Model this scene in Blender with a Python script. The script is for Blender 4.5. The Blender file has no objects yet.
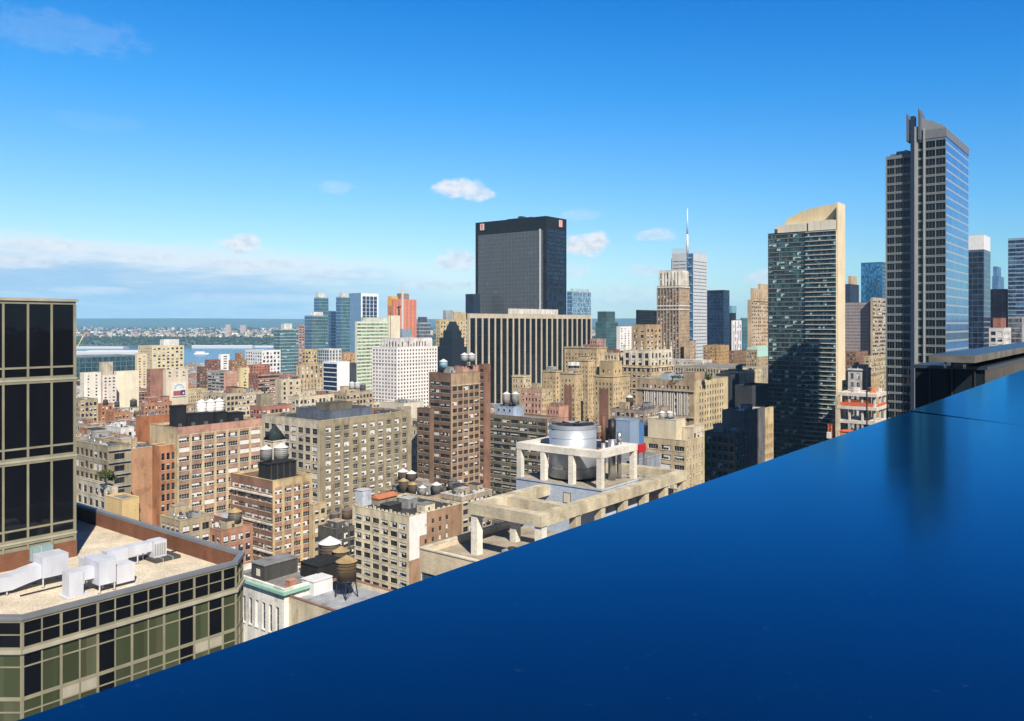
import bpy, math, random
import numpy as np
from mathutils import Vector, Matrix
RND = random.Random(11)
F, CX, HY, H = 827.0, 512.0, 323.0, 125.0       # lens in pixels, horizon line, eye height
ANG = math.radians(38.3)                         # street grid against the view direction
U = (math.sin(ANG), math.cos(ANG)); V = (-math.cos(ANG), math.sin(ANG))
RZ = math.pi/2 - ANG
COL = bpy.context.scene.collection
SUN_AZ, SUN_EL = math.radians(19.0), math.radians(42.0)   # sun stands behind the camera, to its right

def at(px, py, d): return ((px-CX)/F*d, d, H-(py-HY)/F*d)
def uv(x, y): return (x*U[0]+y*U[1], x*V[0]+y*V[1])
def xy(u, v): return (u*U[0]+v*V[0], u*U[1]+v*V[1])
def foot(xl, xn, xr, d):
    nx = (xn-CX)/F*d; tr = (xr-CX)/F; tl = (xl-CX)/F
    return nx, (tr*d-nx)/(U[0]-tr*U[1]), (tl*d-nx)/(V[0]-tl*V[1])

# ------------------------------------------------------------------ materials
MATS = {}
def newmat(name):
    m = bpy.data.materials.new(name); m.use_nodes = True
    nt = m.node_tree; b = nt.nodes['Principled BSDF']
    return m, nt, b
def nd(nt, t, **k):
    n = nt.nodes.new(t)
    for a, v in k.items(): setattr(n, a, v)
    return n
def ramp(nt, fac, stops):
    r = nd(nt, 'ShaderNodeValToRGB'); e = r.color_ramp.elements
    while len(e) < len(stops): e.new(.5)
    for i, (p, c) in enumerate(stops):
        e[i].position = p; e[i].color = (*c, 1) if len(c) == 3 else c
    nt.links.new(fac, r.inputs['Fac']); return r.outputs['Color']
def noise(nt, scale, detail=3, vec=None, rough=.55):
    n = nd(nt, 'ShaderNodeTexNoise'); n.inputs['Scale'].default_value = scale
    n.inputs['Detail'].default_value = detail; n.inputs['Roughness'].default_value = rough
    if vec is not None: nt.links.new(vec, n.inputs['Vector'])
    return n.outputs['Fac']
def scaled(nt, s):
    g = nd(nt, 'ShaderNodeNewGeometry'); m = nd(nt, 'ShaderNodeMapping'); m.inputs['Scale'].default_value = s
    nt.links.new(g.outputs['Position'], m.inputs['Vector']); return m.outputs['Vector']
def mul(nt, a, b):
    m = nd(nt, 'ShaderNodeMix', data_type='RGBA', blend_type='MULTIPLY'); m.inputs[0].default_value = 1
    for i, s in ((6, a), (7, b)):
        if hasattr(s, 'is_output'): nt.links.new(s, m.inputs[i])
        else: m.inputs[i].default_value = (*s, 1)
    return m.outputs[2]
def wall(rgb, dirt=.3, rough=.88, scale=.09):
    key = ('wall', tuple(rgb), dirt)
    if key in MATS: return MATS[key]
    m, nt, b = newmat('masonry'); 
    big = ramp(nt, noise(nt, scale, 4, scaled(nt, (1, 1, 1))), [(.3, (1-dirt,)*3), (.7, (1+dirt*.35,)*3)])
    streak = ramp(nt, noise(nt, 1.0, 3, scaled(nt, (.5, .5, .035))), [(.3, (1-dirt*.8,)*3), (.62, (1.06,)*3)])
    fine = ramp(nt, noise(nt, 1.7, 2, scaled(nt, (1, 1, 2.2))), [(.3, (.86,)*3), (.7, (1.1,)*3)])
    patch = ramp(nt, noise(nt, .35, 2, scaled(nt, (1, 1, .6)), .4), [(.36, (.80, .78, .76)), (.42, (1, 1, 1)), (.64, (1, 1, 1)), (.74, (1.05, 1.04, 1.02))])
    c = mul(nt, mul(nt, mul(nt, rgb, big), streak), fine)
    if dirt > .21: c = mul(nt, c, patch)
    nt.links.new(c, b.inputs['Base Color']); b.inputs['Roughness'].default_value = rough
    b.inputs['Specular IOR Level'].default_value = .25
    MATS[key] = m; return m
def paint(rgb, rough=.5, metal=0.0, var=.12, spec=.4):
    key = ('paint', tuple(rgb), rough, metal)
    if key in MATS: return MATS[key]
    m, nt, b = newmat('surface')
    c = mul(nt, rgb, ramp(nt, noise(nt, .7, 4, scaled(nt, (1, 1, .5))), [(.3, (1-var,)*3), (.7, (1+var*.5,)*3)]))
    nt.links.new(c, b.inputs['Base Color']); b.inputs['Roughness'].default_value = rough
    b.inputs['Metallic'].default_value = metal; b.inputs['Specular IOR Level'].default_value = spec
    MATS[key] = m; return m
def roofmat(rgb, s=.35):
    key = ('roof', tuple(rgb))
    if key in MATS: return MATS[key]
    m, nt, b = newmat('roofing')
    c = mul(nt, rgb, ramp(nt, noise(nt, s, 5, scaled(nt, (1, 1, 1)), .65), [(.3, (.50,)*3), (.42, (.85,)*3), (.55, (1.0,)*3), (.72, (1.3,)*3)]))
    c = mul(nt, c, ramp(nt, noise(nt, 6, 2, scaled(nt, (1, 1, 1))), [(.35, (.75,)*3), (.65, (1.15,)*3)]))
    nt.links.new(c, b.inputs['Base Color']); b.inputs['Roughness'].default_value = .93
    b.inputs['Specular IOR Level'].default_value = .2
    MATS[key] = m; return m
def glass(rgb, metal=.0, rough=.07, cell=(1.7, 1.7, 3.7), spec=.5, lo=.35, hi=1.9):
    key = ('glass', tuple(rgb), metal, rough)
    if key in MATS: return MATS[key]
    m, nt, b = newmat('window_glass')
    v = nd(nt, 'ShaderNodeVectorMath', operation='SNAP'); g = nd(nt, 'ShaderNodeNewGeometry')
    nt.links.new(g.outputs['Position'], v.inputs[0]); v.inputs[1].default_value = cell
    w = nd(nt, 'ShaderNodeTexWhiteNoise'); nt.links.new(v.outputs[0], w.inputs['Vector'])
    c = mul(nt, rgb, ramp(nt, w.outputs['Value'], [(0, (lo,)*3), (.6, (1.0,)*3), (1, (hi,)*3)]))
    nt.links.new(c, b.inputs['Base Color']); b.inputs['Roughness'].default_value = rough
    b.inputs['Metallic'].default_value = metal; b.inputs['Specular IOR Level'].default_value = spec
    bp = nd(nt, 'ShaderNodeBump'); bp.inputs['Strength'].default_value = .06; bp.inputs['Distance'].default_value = .3
    nt.links.new(noise(nt, .5, 2, scaled(nt, (1, 1, 1))), bp.inputs['Height']); nt.links.new(bp.outputs[0], b.inputs['Normal'])
    MATS[key] = m; return m
def farwall(rgb):
    """masonry with small punched windows, for the low roofs about a kilometre off"""
    key = ('far', tuple(rgb))
    if key in MATS: return MATS[key]
    m, nt, b = newmat('distant_masonry')
    g = nd(nt, 'ShaderNodeNewGeometry')
    mp = nd(nt, 'ShaderNodeMapping'); mp.vector_type = 'POINT'; mp.inputs['Rotation'].default_value = (0, 0, -RZ)
    nt.links.new(g.outputs['Position'], mp.inputs['Vector'])
    br = nd(nt, 'ShaderNodeSeparateXYZ'); nt.links.new(mp.outputs[0], br.inputs[0])
    def band(sock, per, lo, hi):
        d = nd(nt, 'ShaderNodeMath', operation='DIVIDE'); nt.links.new(sock, d.inputs[0]); d.inputs[1].default_value = per
        f = nd(nt, 'ShaderNodeMath', operation='FRACT'); nt.links.new(d.outputs[0], f.inputs[0])
        a = nd(nt, 'ShaderNodeMath', operation='GREATER_THAN'); nt.links.new(f.outputs[0], a.inputs[0]); a.inputs[1].default_value = lo
        c = nd(nt, 'ShaderNodeMath', operation='LESS_THAN'); nt.links.new(f.outputs[0], c.inputs[0]); c.inputs[1].default_value = hi
        p = nd(nt, 'ShaderNodeMath', operation='MULTIPLY'); nt.links.new(a.outputs[0], p.inputs[0]); nt.links.new(c.outputs[0], p.inputs[1])
        return p.outputs[0]
    s = nd(nt, 'ShaderNodeMath', operation='ADD'); nt.links.new(br.outputs[0], s.inputs[0]); nt.links.new(br.outputs[1], s.inputs[1])
    p = nd(nt, 'ShaderNodeMath', operation='MULTIPLY'); nt.links.new(band(s.outputs[0], 3.3, .3, .72), p.inputs[0])
    nt.links.new(band(br.outputs[2], 3.4, .3, .78), p.inputs[1])
    nz = nd(nt, 'ShaderNodeSeparateXYZ'); nt.links.new(g.outputs['Normal'], nz.inputs[0])
    up = nd(nt, 'ShaderNodeMath', operation='LESS_THAN'); nt.links.new(nz.outputs[2], up.inputs[0]); up.inputs[1].default_value = .5
    q = nd(nt, 'ShaderNodeMath', operation='MULTIPLY'); nt.links.new(p.outputs[0], q.inputs[0]); nt.links.new(up.outputs[0], q.inputs[1])
    mx = nd(nt, 'ShaderNodeMix', data_type='RGBA'); nt.links.new(q.outputs[0], mx.inputs[0])
    nt.links.new(mul(nt, rgb, ramp(nt, noise(nt, .06, 4, scaled(nt, (1, 1, 1))), [(.3, (.75,)*3), (.7, (1.12,)*3)])), mx.inputs[6])
    mx.inputs[7].default_value = (.05, .055, .065, 1)
    nt.links.new(mx.outputs[2], b.inputs['Base Color']); b.inputs['Roughness'].default_value = .85
    MATS[key] = m; return m

# colours that the buildings draw on
CREAM = (.60, .53, .40); TAN = (.46, .375, .25); OLIVE = (.36, .31, .215); YELL = (.58, .46, .26); SALMON = (.46, .26, .17)
BROWN = (.30, .175, .11); BRICK = (.34, .145, .085); ORANGE = (.45, .215, .11); WHITE = (.76, .74, .72); LIME = (.55, .50, .40)
GREY = (.33, .34, .35); DKGREY = (.12, .125, .135); PINK = (.50, .30, .235); MAUVE = (.30, .25, .26); BLUEGR = (.34, .42, .55)
STONE = (.50, .43, .31); CONC = (.55, .50, .38)
TAR = roofmat((.055, .055, .06)); GRAV = roofmat((.62, .55, .43), .25); SILV = roofmat((.42, .43, .45)); RGREY = roofmat((.22, .22, .225))
RTAN = roofmat((.36, .31, .24)); RBRN = roofmat((.17, .11, .085))
G_DARK = glass((.022, .026, .032)); G_BLK = glass((.007, .008, .011), rough=.05, spec=.35, lo=.9, hi=1.1)
G_BLUE = glass((.10, .20, .33), .45, cell=(6, 6, 7), lo=.75, hi=1.25); G_TEAL = glass((.09, .20, .23), .4, cell=(6, 6, 7), lo=.75, hi=1.3); G_GRN = glass((.13, .21, .13), .1)
G_SKY = glass((.32, .46, .58), .6); G_NAVY = glass((.015, .035, .085), .2); G_GREY = glass((.13, .15, .175), .3)
G_TOW = glass((.02, .05, .06), .15, lo=.3, hi=3.6)
BL_W = paint((.66, .66, .65), .6); BL_C = paint((.62, .57, .46), .7); BL_T = paint((.30, .46, .48), .35)
FR_W = paint((.62, .61, .58), .5); FR_D = paint((.07, .065, .06), .5); FR_B = paint((.20, .15, .11), .6); FR_G = paint((.30, .31, .31), .5)
SILL = wall((.50, .46, .38), .2); METAL = paint((.55, .57, .60), .38, .85); WOOD = wall((.10, .075, .055), .4); DKMET = paint((.03, .03, .033), .55)

# ------------------------------------------------------------------ mesh builder
class MB:
    def __init__(s): s.v = []; s.f = []; s.m = []; s.sm = []; s.mats = []
    def mi(s, mat):
        if mat not in s.mats: s.mats.append(mat)
        return s.mats.index(mat)
    def face(s, pts, mat, smooth=False):
        i = len(s.v); s.v.extend(pts); s.f.append(tuple(range(i, i+len(pts)))); s.m.append(s.mi(mat)); s.sm.append(smooth)
    def box(s, x0, x1, y0, y1, z0, z1, mat, top=None, bottom=True):
        p = [(x0,y0,z0),(x1,y0,z0),(x1,y1,z0),(x0,y1,z0),(x0,y0,z1),(x1,y0,z1),(x1,y1,z1),(x0,y1,z1)]
        i = len(s.v); s.v.extend(p); k = s.mi(mat); kt = s.mi(top) if top else k
        for q, mm in (((0,1,5,4),k),((1,2,6,5),k),((2,3,7,6),k),((3,0,4,7),k),((4,5,6,7),kt)) + ((((3,2,1,0),k),) if bottom else ()):
            s.f.append(tuple(i+j for j in q)); s.m.append(mm); s.sm.append(False)
    def cyl(s, cx, cy, z0, z1, r, mat, r2=None, n=20, cap=None, smooth=True):
        r2 = r if r2 is None else r2; k = s.mi(mat); kc = s.mi(cap) if cap else k; i = len(s.v)
        for j in range(n):
            a = 2*math.pi*j/n; s.v.append((cx+r*math.cos(a), cy+r*math.sin(a), z0))
        if r2 > 1e-4:
            for j in range(n):
                a = 2*math.pi*j/n; s.v.append((cx+r2*math.cos(a), cy+r2*math.sin(a), z1))
            for j in range(n):
                s.f.append((i+j, i+(j+1)%n, i+n+(j+1)%n, i+n+j)); s.m.append(k); s.sm.append(smooth)
            s.f.append(tuple(i+n+j for j in range(n))); s.m.append(kc); s.sm.append(False)
        else:
            s.v.append((cx, cy, z1))
            for j in range(n): s.f.append((i+j, i+(j+1)%n, i+n)); s.m.append(k); s.sm.append(False)
        s.f.append(tuple(i+n-1-j for j in range(n))); s.m.append(kc); s.sm.append(False)
    def bar(s, p, q, r, mat, n=6):
        p, q = Vector(p), Vector(q); d = (q-p).normalized(); a = d.orthogonal().normalized(); b = d.cross(a); i = len(s.v); k = s.mi(mat)
        for c in (p, q):
            for j in range(n):
                t = 2*math.pi*j/n; s.v.append(tuple(c+a*r*math.cos(t)+b*r*math.sin(t)))
        for j in range(n): s.f.append((i+j, i+(j+1)%n, i+n+(j+1)%n, i+n+j)); s.m.append(k); s.sm.append(False)
        s.f.append(tuple(i+n-1-j for j in range(n))); s.f.append(tuple(i+n+j for j in range(n))); s.m += [k, k]; s.sm += [False, False]
    def prism(s, pts, z0, z1, mat, top=None, skip=()):
        """upright prism over a counter-clockwise outline"""
        n = len(pts)
        for j in range(n):
            if j in skip: continue
            a, b = pts[j], pts[(j+1)%n]; s.face([(*a,z0),(*b,z0),(*b,z1),(*a,z1)], mat)
        s.face([(*p, z1) for p in pts], top or mat); s.face([(*p, z0) for p in reversed(pts)], mat)
    def slab(s, prof, c0, c1, axis, mat):
        """outline in an upright plane pushed out along x or y: prof = [(along, z)]"""
        P = (lambda a, z, c: (c, a, z)) if axis == 'x' else (lambda a, z, c: (a, c, z))
        n = len(prof)
        s.face([P(a, z, c0) for a, z in prof], mat); s.face([P(a, z, c1) for a, z in reversed(prof)], mat)
        for j in range(n):
            (a, z), (b, w) = prof[j], prof[(j+1)%n]; s.face([P(a,z,c0),P(a,z,c1),P(b,w,c1),P(b,w,c0)], mat)
    def mesh(s, name):
        me = bpy.data.meshes.new(name); me.from_pydata(s.v, [], s.f)
        for m in s.mats: me.materials.append(m)
        me.polygons.foreach_set('material_index', s.m); me.polygons.foreach_set('use_smooth', s.sm); me.update()
        return me
    def build(s, name, parent=None, loc=(0, 0, 0), rz=0.0, kind=None):
        return link(name, s.mesh(name), parent, loc, rz, kind)
def link(name, data, parent=None, loc=(0, 0, 0), rz=0.0, kind=None):
    o = bpy.data.objects.new(name, data); COL.objects.link(o); o.location = loc; o.rotation_euler = (0, 0, rz)
    if parent is not None: o.parent = parent
    if kind: o['kind'] = kind
    return o
def tag(o, label, cat, group=None):
    o['label'] = label; o['category'] = cat; o['kind'] = 'thing'
    if group: o['group'] = group
    return o
def thing(name, label, cat, loc, rz=0.0, group=None):
    return tag(link(name, None, None, loc, rz), label, cat, group)
def copy_tree(o, parent=None):
    c = o.copy(); COL.objects.link(c)
    if parent is not None: c.parent = parent
    for ch in list(o.children): copy_tree(ch, c)
    return c

# ------------------------------------------------------------------ windows
WT = {}
def wtemplate(w, h, n, fr, gl, bl, variant, rows, ac, bars, sl=None, rd=0):
    key = (round(w, 2), round(h, 2), n, id(fr), id(gl), id(bl), variant, rows, ac, bars, id(sl), rd)
    if key in WT: return WT[key]
    r = random.Random(hash((round(w, 2), round(h, 2), n, variant)) & 0xffff)
    mb = MB(); fw = min(.09, w*.08); lw = (w-fw*(n+1))/n; x = -w/2
    Q = lambda x0, x1, z0, z1, m, y=0.0: mb.face([(x0,y,z0),(x1,y,z0),(x1,y,z1),(x0,y,z1)], m)
    for i in range(n+1):
        Q(x+i*(lw+fw), x+i*(lw+fw)+fw, 0, h, fr)
        if bars: mb.box(x+i*(lw+fw), x+i*(lw+fw)+fw, -.07, -.004, 0, h, fr)
    share = [0, 0, .25, .5, .5, 1, .8, 0][variant]
    for i in range(n):
        x0 = x+fw+i*(lw+fw); x1 = x0+lw
        Q(x0, x1, 0, fw, fr); Q(x0, x1, h-fw, h, fr)
        zs = [fw+(h-2*fw)*k/rows for k in range(rows+1)]
        drop = share if share == 0 or r.random() < .55 else r.choice([0, .4, .5, 1])
        zb = h-fw-(h-2*fw)*drop
        for k in range(rows):
            a, b = zs[k]+(.03 if k else 0), zs[k+1]-(.03 if k < rows-1 else 0)
            if k: Q(x0, x1, zs[k]-.03, zs[k]+.03, fr)
            c = min(max(zb, a), b)
            if c-a > 1e-3: Q(x0, x1, a, c, gl)
            if b-c > 1e-3: Q(x0, x1, c, b, bl)
        if ac and variant in (1, 4) and i == 0: mb.box(x0+.05, min(x1-.05, x0+.75), -.38, -.005, fw, fw+.42, FR_G)
    if sl: mb.box(-w/2-.12, w/2+.12, -rd-.14, -rd+.04, -.17, -.012, sl)
    me = mb.mesh('window'); WT[key] = (me, mb); return WT[key]

SW = dict(fh=3.7, bw=4.1, pw=.7, sill=.85, wh=2.25, n=3, m=.5, top=1.4, rd=.25, rows=2, sl=None, ac=False, bars=False, skip=0, pil=0, span=None, wall=None,
          gl=G_DARK, fr=FR_D, bl=BL_W, wv=(4, 2, 2, 2, 2, 2, 1, 2), belt=None, beltd=.35, belth=.35, beltm=None, floors=None)
STY = {'loft': {}, 'pair': dict(bw=2.9, pw=.95, n=2), 'punch': dict(bw=2.35, pw=1.2, n=1, wh=2.0), 'apt': dict(fh=3.0, bw=3.6, pw=1.7, wh=1.5, n=2),
       'ribbon': dict(bw=7, pw=.15, n=5, wh=1.75, m=.1, rows=1), 'curtain': dict(fh=3.9, bw=1.9, pw=.14, sill=.55, wh=3.1, n=1, m=.1, rd=.08, rows=1, wv=(14, 1, 0, 0, 0, 0, 0, 8)),
       'vert': dict(fh=3.8, bw=2.8, pw=1.1, sill=.5, wh=2.6, n=1, pil=.45, rows=1), 'grid': dict(bw=3.6, pw=1.0, wh=2.4, n=2, rows=1)}
def sty(name, **k):
    if name is None: return None
    d = dict(SW); d.update(STY[name]); d.update(k); return d

def facade(mb, side, ox, oy, L, z0, z1, st, wm, wins, zcut):
    T = (lambda s, n, z: (ox+s, oy+n, z)) if side == 'R' else (lambda s, n, z: (ox+n, oy+s, z))
    def q(p, mat): mb.face([T(*c) for c in (p if side == 'R' else p[::-1])], mat)
    def rect(s0, s1, a, b, mat, n=0.0): q([(s0,n,a),(s1,n,a),(s1,n,b),(s0,n,b)], mat)
    def bx(s0, s1, n0, n1, a, b, mat):
        if side == 'R': mb.box(ox+s0, ox+s1, oy+n0, oy+n1, a, b, mat)
        else: mb.box(ox+n0, ox+n1, oy+s0, oy+s1, a, b, mat)
    if st is None or L < 2: rect(0, L, z0, z1, wm); return
    wm = st['wall'] or wm; sp = st['span'] or wm
    fh = st['fh']; nf = int((z1-st['top']-max(z0, zcut))/fh)
    if st['floors']: nf = min(nf, st['floors'])
    nb = max(1, round((L-2*st['m'])/st['bw'])); bw = (L-2*st['m'])/nb; ww = max(.4, bw-st['pw']*min(1, bw/st['bw']))
    zb = z1-st['top']-nf*fh
    if nf < 1: rect(0, L, z0, z1, wm); return
    rect(0, L, z0, zb, wm); rect(0, L, z1-st['top'], z1, wm)
    s_prev = 0.0
    for i in range(nb+1):
        s1 = st['m']+i*bw+(bw-ww)/2 if i < nb else L
        rect(s_prev, s1, zb, z1-st['top'], wm)
        if st['pil']: bx(s_prev+.02, s1-.02, -st['pil'], .04, zb, z1-st['top']+.02, wm)
        if i < nb: s_prev = s1+ww
    for i in range(nb):
        a = st['m']+i*bw+(bw-ww)/2; b = a+ww; zl = zb
        for k in range(nf):
            s0 = zb+k*fh+st['sill']; s1 = s0+st['wh']
            if st['skip'] and RND.random() < st['skip']: continue
            rect(a, b, zl, s0, sp); rd = st['rd']
            if rd > .1:
                q([(a,0,s0),(a,0,s1),(a,rd,s1),(a,rd,s0)], wm) if False else None
                q([(a,0,s0),(b,0,s0),(b,rd,s0),(a,rd,s0)], sp); q([(a,rd,s1),(b,rd,s1),(b,0,s1),(a,0,s1)], sp)
                q([(a,0,s0),(a,rd,s0),(a,rd,s1),(a,0,s1)], wm); q([(b,rd,s0),(b,0,s0),(b,0,s1),(b,rd,s1)], wm)
            c = T((a+b)/2, rd if rd > .1 else .0, s0)
            wins.append((c, 0.0 if side == 'R' else -math.pi/2, ww, st['wh'], st)); zl = s1
        rect(a, b, zl, z1-st['top'], sp)
    if st['belt']:
        for k in range(nf+1):
            if st['belt'] == 'all' or (nf-k) in st['belt']:
                z = zb+k*fh; bx(0 if side == 'R' else .01, L-.01, -st['beltd'], .03, z-st['belth']/2, z+st['belth']/2, st['beltm'] or wm)

# ------------------------------------------------------------------ buildings
SPECS = []; BOXES = []
def B(name, label, xl, xn, xr, yt, d, L='loft', R='loft', wm=None, roof=None, tiers=(), cat='building', cop=None, par=.9, cl=2, zb=0.0, group=None, cor=None, ztop=None, post=None, Lk=None, Rk=None, tank=None):
    nx, a, b = foot(xl, xn, xr, d); a = max(a, 1.5); b = max(b, 1.5); h = H-(yt-HY)/F*d
    s = dict(name=name, label=label, nx=nx, d=d, a=a, b=b, h=h, L=sty(L, **(Lk or {})), R=sty(R, **(Rk or {})), wm=wm or wall(TAN), roof=roof or TAR,
             tiers=[], cat=cat, cop=cop, par=par, cl=cl, zb=zb, group=group, cor=cor, post=post)
    u0, v0 = uv(nx, d); BOXES.append((u0, v0, zb, u0+a, v0+b, h))
    for t in tiers:
        tx, ta, tb = foot(*t['x'], d+t.get('dd', 3)); tu, tv = uv(tx, d+t.get('dd', 3)); tz = H-(t['y']-HY)/F*(d+t.get('dd', 3))
        z0 = t.get('z0', None)
        z0 = h-.9 if z0 is None else H-(z0-HY)/F*(d+t.get('dd', 3))
        s['tiers'].append(dict(u=tu-u0, v=tv-v0, a=max(ta, 1), b=max(tb, 1), z0=z0, z1=tz, L=sty(t.get('L'), **t.get('k', {})), R=sty(t.get('R', t.get('L')), **t.get('k', {})),
                               wm=t.get('wm') or s['wm'], roof=t.get('roof') or s['roof'], name=t.get('n', 'upper_block'), cop=t.get('cop')))
        BOXES.append((tu, tv, z0, tu+ta, tv+tb, tz))
    SPECS.append(s); return s
def ledge_y(px): return 725 - .352*px

def visible(pts):
    """which of these points the camera sees past the other buildings"""
    P = np.array(pts); ok = np.ones(len(P), bool)
    px = CX+F*P[:, 0]/P[:, 1]; py = HY+F*(H-P[:, 2])/P[:, 1]
    ok &= (px > -2) & (px < 1026) & (py < ledge_y(px)+2)
    bx = np.array(BOXES); Pu = P[:, 0]*U[0]+P[:, 1]*U[1]; Pv = P[:, 0]*V[0]+P[:, 1]*V[1]
    D = np.stack([Pu, Pv, P[:, 2]-H], 1); D[np.abs(D) < 1e-6] = 1e-6
    lo = bx[:, :3]-np.array([0, 0, H]); hi = bx[:, 3:]-np.array([0, 0, H])
    for i in range(0, len(P), 500):
        t0 = lo[None]/D[i:i+500, None]; t1 = hi[None]/D[i:i+500, None]
        tn = np.minimum(t0, t1).max(2); tf = np.maximum(t0, t1).min(2)
        ok[i:i+500] &= ~((tn < tf) & (tf > 0) & (tn < .997)).any(1)
    return ok

def put_windows(root, wins, M, d, limit=100):
    if not wins: return
    if d > 1050: limit = 0
    pts = []
    for c, r, w, h, st in wins:
        p = M @ Vector((c[0], c[1], c[2]+h/2)); pts.append((p.x-.0*U[0], p.y, p.z))
    ok = visible(pts); area = [(wins[i][2]*wins[i][3]/pts[i][1]**2, i) for i in range(len(wins)) if ok[i]]
    area.sort(reverse=True); own = {i for _, i in area[:limit]}
    rest = MB()
    for i, (c, r, w, h, st) in enumerate(wins):
        var = RND.choices(range(8), st['wv'])[0]
        me, mb = wtemplate(w, h, st['n'], st['fr'], st['gl'], st['bl'], var, st['rows'], st['ac'], st['bars'], (st['sl'] or SILL) if (d < 560 and st['rd'] > .1) else None, st['rd'])
        if i in own: link('window', me, root, c, r)
        else:
            k = len(rest.v); cs, sn = round(math.cos(r)), round(math.sin(r))
            rest.v.extend((c[0]+x*cs-y*sn, c[1]+x*sn+y*cs, c[2]+z) for x, y, z in mb.v)
            mp = [rest.mi(m) for m in mb.mats]
            rest.f.extend(tuple(k+j for j in f) for f in mb.f); rest.m.extend(mp[j] for j in mb.m); rest.sm.extend(mb.sm)
    if rest.f: rest.build('window_rows', root, kind='stuff')

def shell(mb, ox, oy, a, b, z0, z1, wm):
    mb.face([(ox+a,oy,z0),(ox+a,oy+b,z0),(ox+a,oy+b,z1),(ox+a,oy,z1)], wm)
    mb.face([(ox+a,oy+b,z0),(ox,oy+b,z0),(ox,oy+b,z1),(ox+a,oy+b,z1)], wm)
def roofing(root, name, ox, oy, a, b, z, roof, wm, cop, par):
    mb = MB(); e = .03; t = min(.4, a*.15, b*.15)
    mb.face([(ox+e,oy+e,z-par),(ox+a-e,oy+e,z-par),(ox+a-e,oy+b-e,z-par),(ox+e,oy+b-e,z-par)], roof)
    mb.build(name, root)
    pb = MB(); cm = cop or wm
    for x0, x1, y0, y1 in ((ox+e, ox+a-e, oy+e, oy+t), (ox+e, ox+a-e, oy+b-t, oy+b-e), (ox+e, ox+t, oy+t, oy+b-t), (ox+a-t, ox+a-e, oy+t, oy+b-t)):
        pb.box(x0, x1, y0, y1, z-par-.02, z-.02, wm)
    for x0, x1, y0, y1 in ((ox-.1, ox+a+.1, oy-.1, oy+t+.05), (ox-.1, ox+a+.1, oy+b-t-.05, oy+b+.1), (ox-.1, ox+t+.05, oy+t+.05, oy+b-t-.05), (ox+a-t-.05, ox+a+.1, oy+t+.05, oy+b-t-.05)):
        pb.box(x0, x1, y0, y1, z-.015, z+.16, cm)
    pb.build('parapet', root)

def bulkhead_mesh(w, l, h, wm, roof):
    mb = MB(); mb.box(0, w, 0, l, 0, h, wm, roof); mb.box(-.12, w+.12, -.12, l+.12, h+.003, h+.18, roof)
    return mb
def bulkhead(root, w, l, h, wm, roof, loc):
    o = bulkhead_mesh(w, l, h, wm, roof).build('bulkhead', root, loc); t = MB(); t.box(w*.3, w*.3+1.0, -.06, -.003, .0, 2.05, FR_D); t.build('door', o)
    t = MB(); t.box(-.06, -.003, l*.4, l*.4+1.2, 1.0, 2.2, FR_G); t.build('louvre', o)
def clutter(root, s, n):
    a, b, z = s['a'], s['b'], s['h']-s['par']
    r = random.Random(int(s['nx']*7+s['d']*3)); taken = [(t['u']-1, t['v']-1, t['u']+t['a']+1, t['v']+t['b']+1) for t in s['tiers']]
    def spot(w, l):
        for _ in range(14):
            if a < w+2 or b < l+2: return None
            x, y = r.uniform(1, a-w-1), r.uniform(1, b-l-1)
            if all(x+w < q[0] or x > q[2] or y+l < q[1] or y > q[3] for q in taken):
                taken.append((x, y, x+w, y+l)); return x, y
    for i in range(n):
        w, l, h = r.uniform(3, 6.5), r.uniform(3, 7), r.uniform(2.6, 4.4); p = spot(w, l)
        if p: bulkhead(root, w, l, h, r.choice([s['wm'], wall(TAN), wall(BRICK), wall(GREY), wall((.09, .09, .1))]), r.choice([TAR, SILV, RGREY, RTAN]), (*p, z))
    for i in range(n*2):
        w, l, h = r.uniform(1.4, 3), r.uniform(1.2, 2.6), r.uniform(1, 1.9); p = spot(w, l)
        if p:
            mb = MB(); m = r.choice([FR_G, FR_W, METAL, paint((.12, .13, .14), .6)])
            mb.box(0, w, 0, l, .3, h, m); mb.cyl(w/2, l/2, h+.004, h+.18, min(w, l)*.36, DKMET, n=12); mb.box(.1, .25, .1, l-.1, 0, .298, DKMET); mb.box(w-.25, w-.1, .1, l-.1, 0, .298, DKMET)
            mb.build('rooftop_unit', root, (*p, z))
    for i in range(n):
        l = r.uniform(3, 8); p = spot(.8, l)
        if p:
            mb = MB(); m = r.choice([METAL, FR_W, FR_G]); mb.box(.1, .55, 0, l, .35, .75, m); y = .3
            while y < l: mb.box(.2, .45, y, y+.1, 0, .348, DKMET); y += 1.6
            mb.box(.12, .53, l-.5, l-.05, .753, 1.5, m); mb.build('duct_run', root, (*p, z))
    for i in range(n):
        p = spot(.4, .4)
        if p:
            mb = MB(); hh = r.uniform(3, 7); mb.bar((0, 0, 0), (0, 0, hh), .05, DKMET, 5); mb.bar((-.6, 0, hh*.8), (.6, 0, hh*.8), .03, DKMET, 4); mb.bar((-.4, 0, hh*.9), (.4, 0, hh*.9), .03, DKMET, 4); mb.build('antenna', root, (*p, z))
    for i in range(n*2):
        p = spot(.7, .7)
        if p:
            mb = MB(); hh = r.uniform(.8, 2.4); mb.cyl(.3, .3, 0, hh, .16, METAL, n=8); mb.cyl(.3, .3, hh+.01, hh+.3, .3, METAL, r2=.05, n=8); mb.build('vent_pipe', root, (*p, z))

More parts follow.
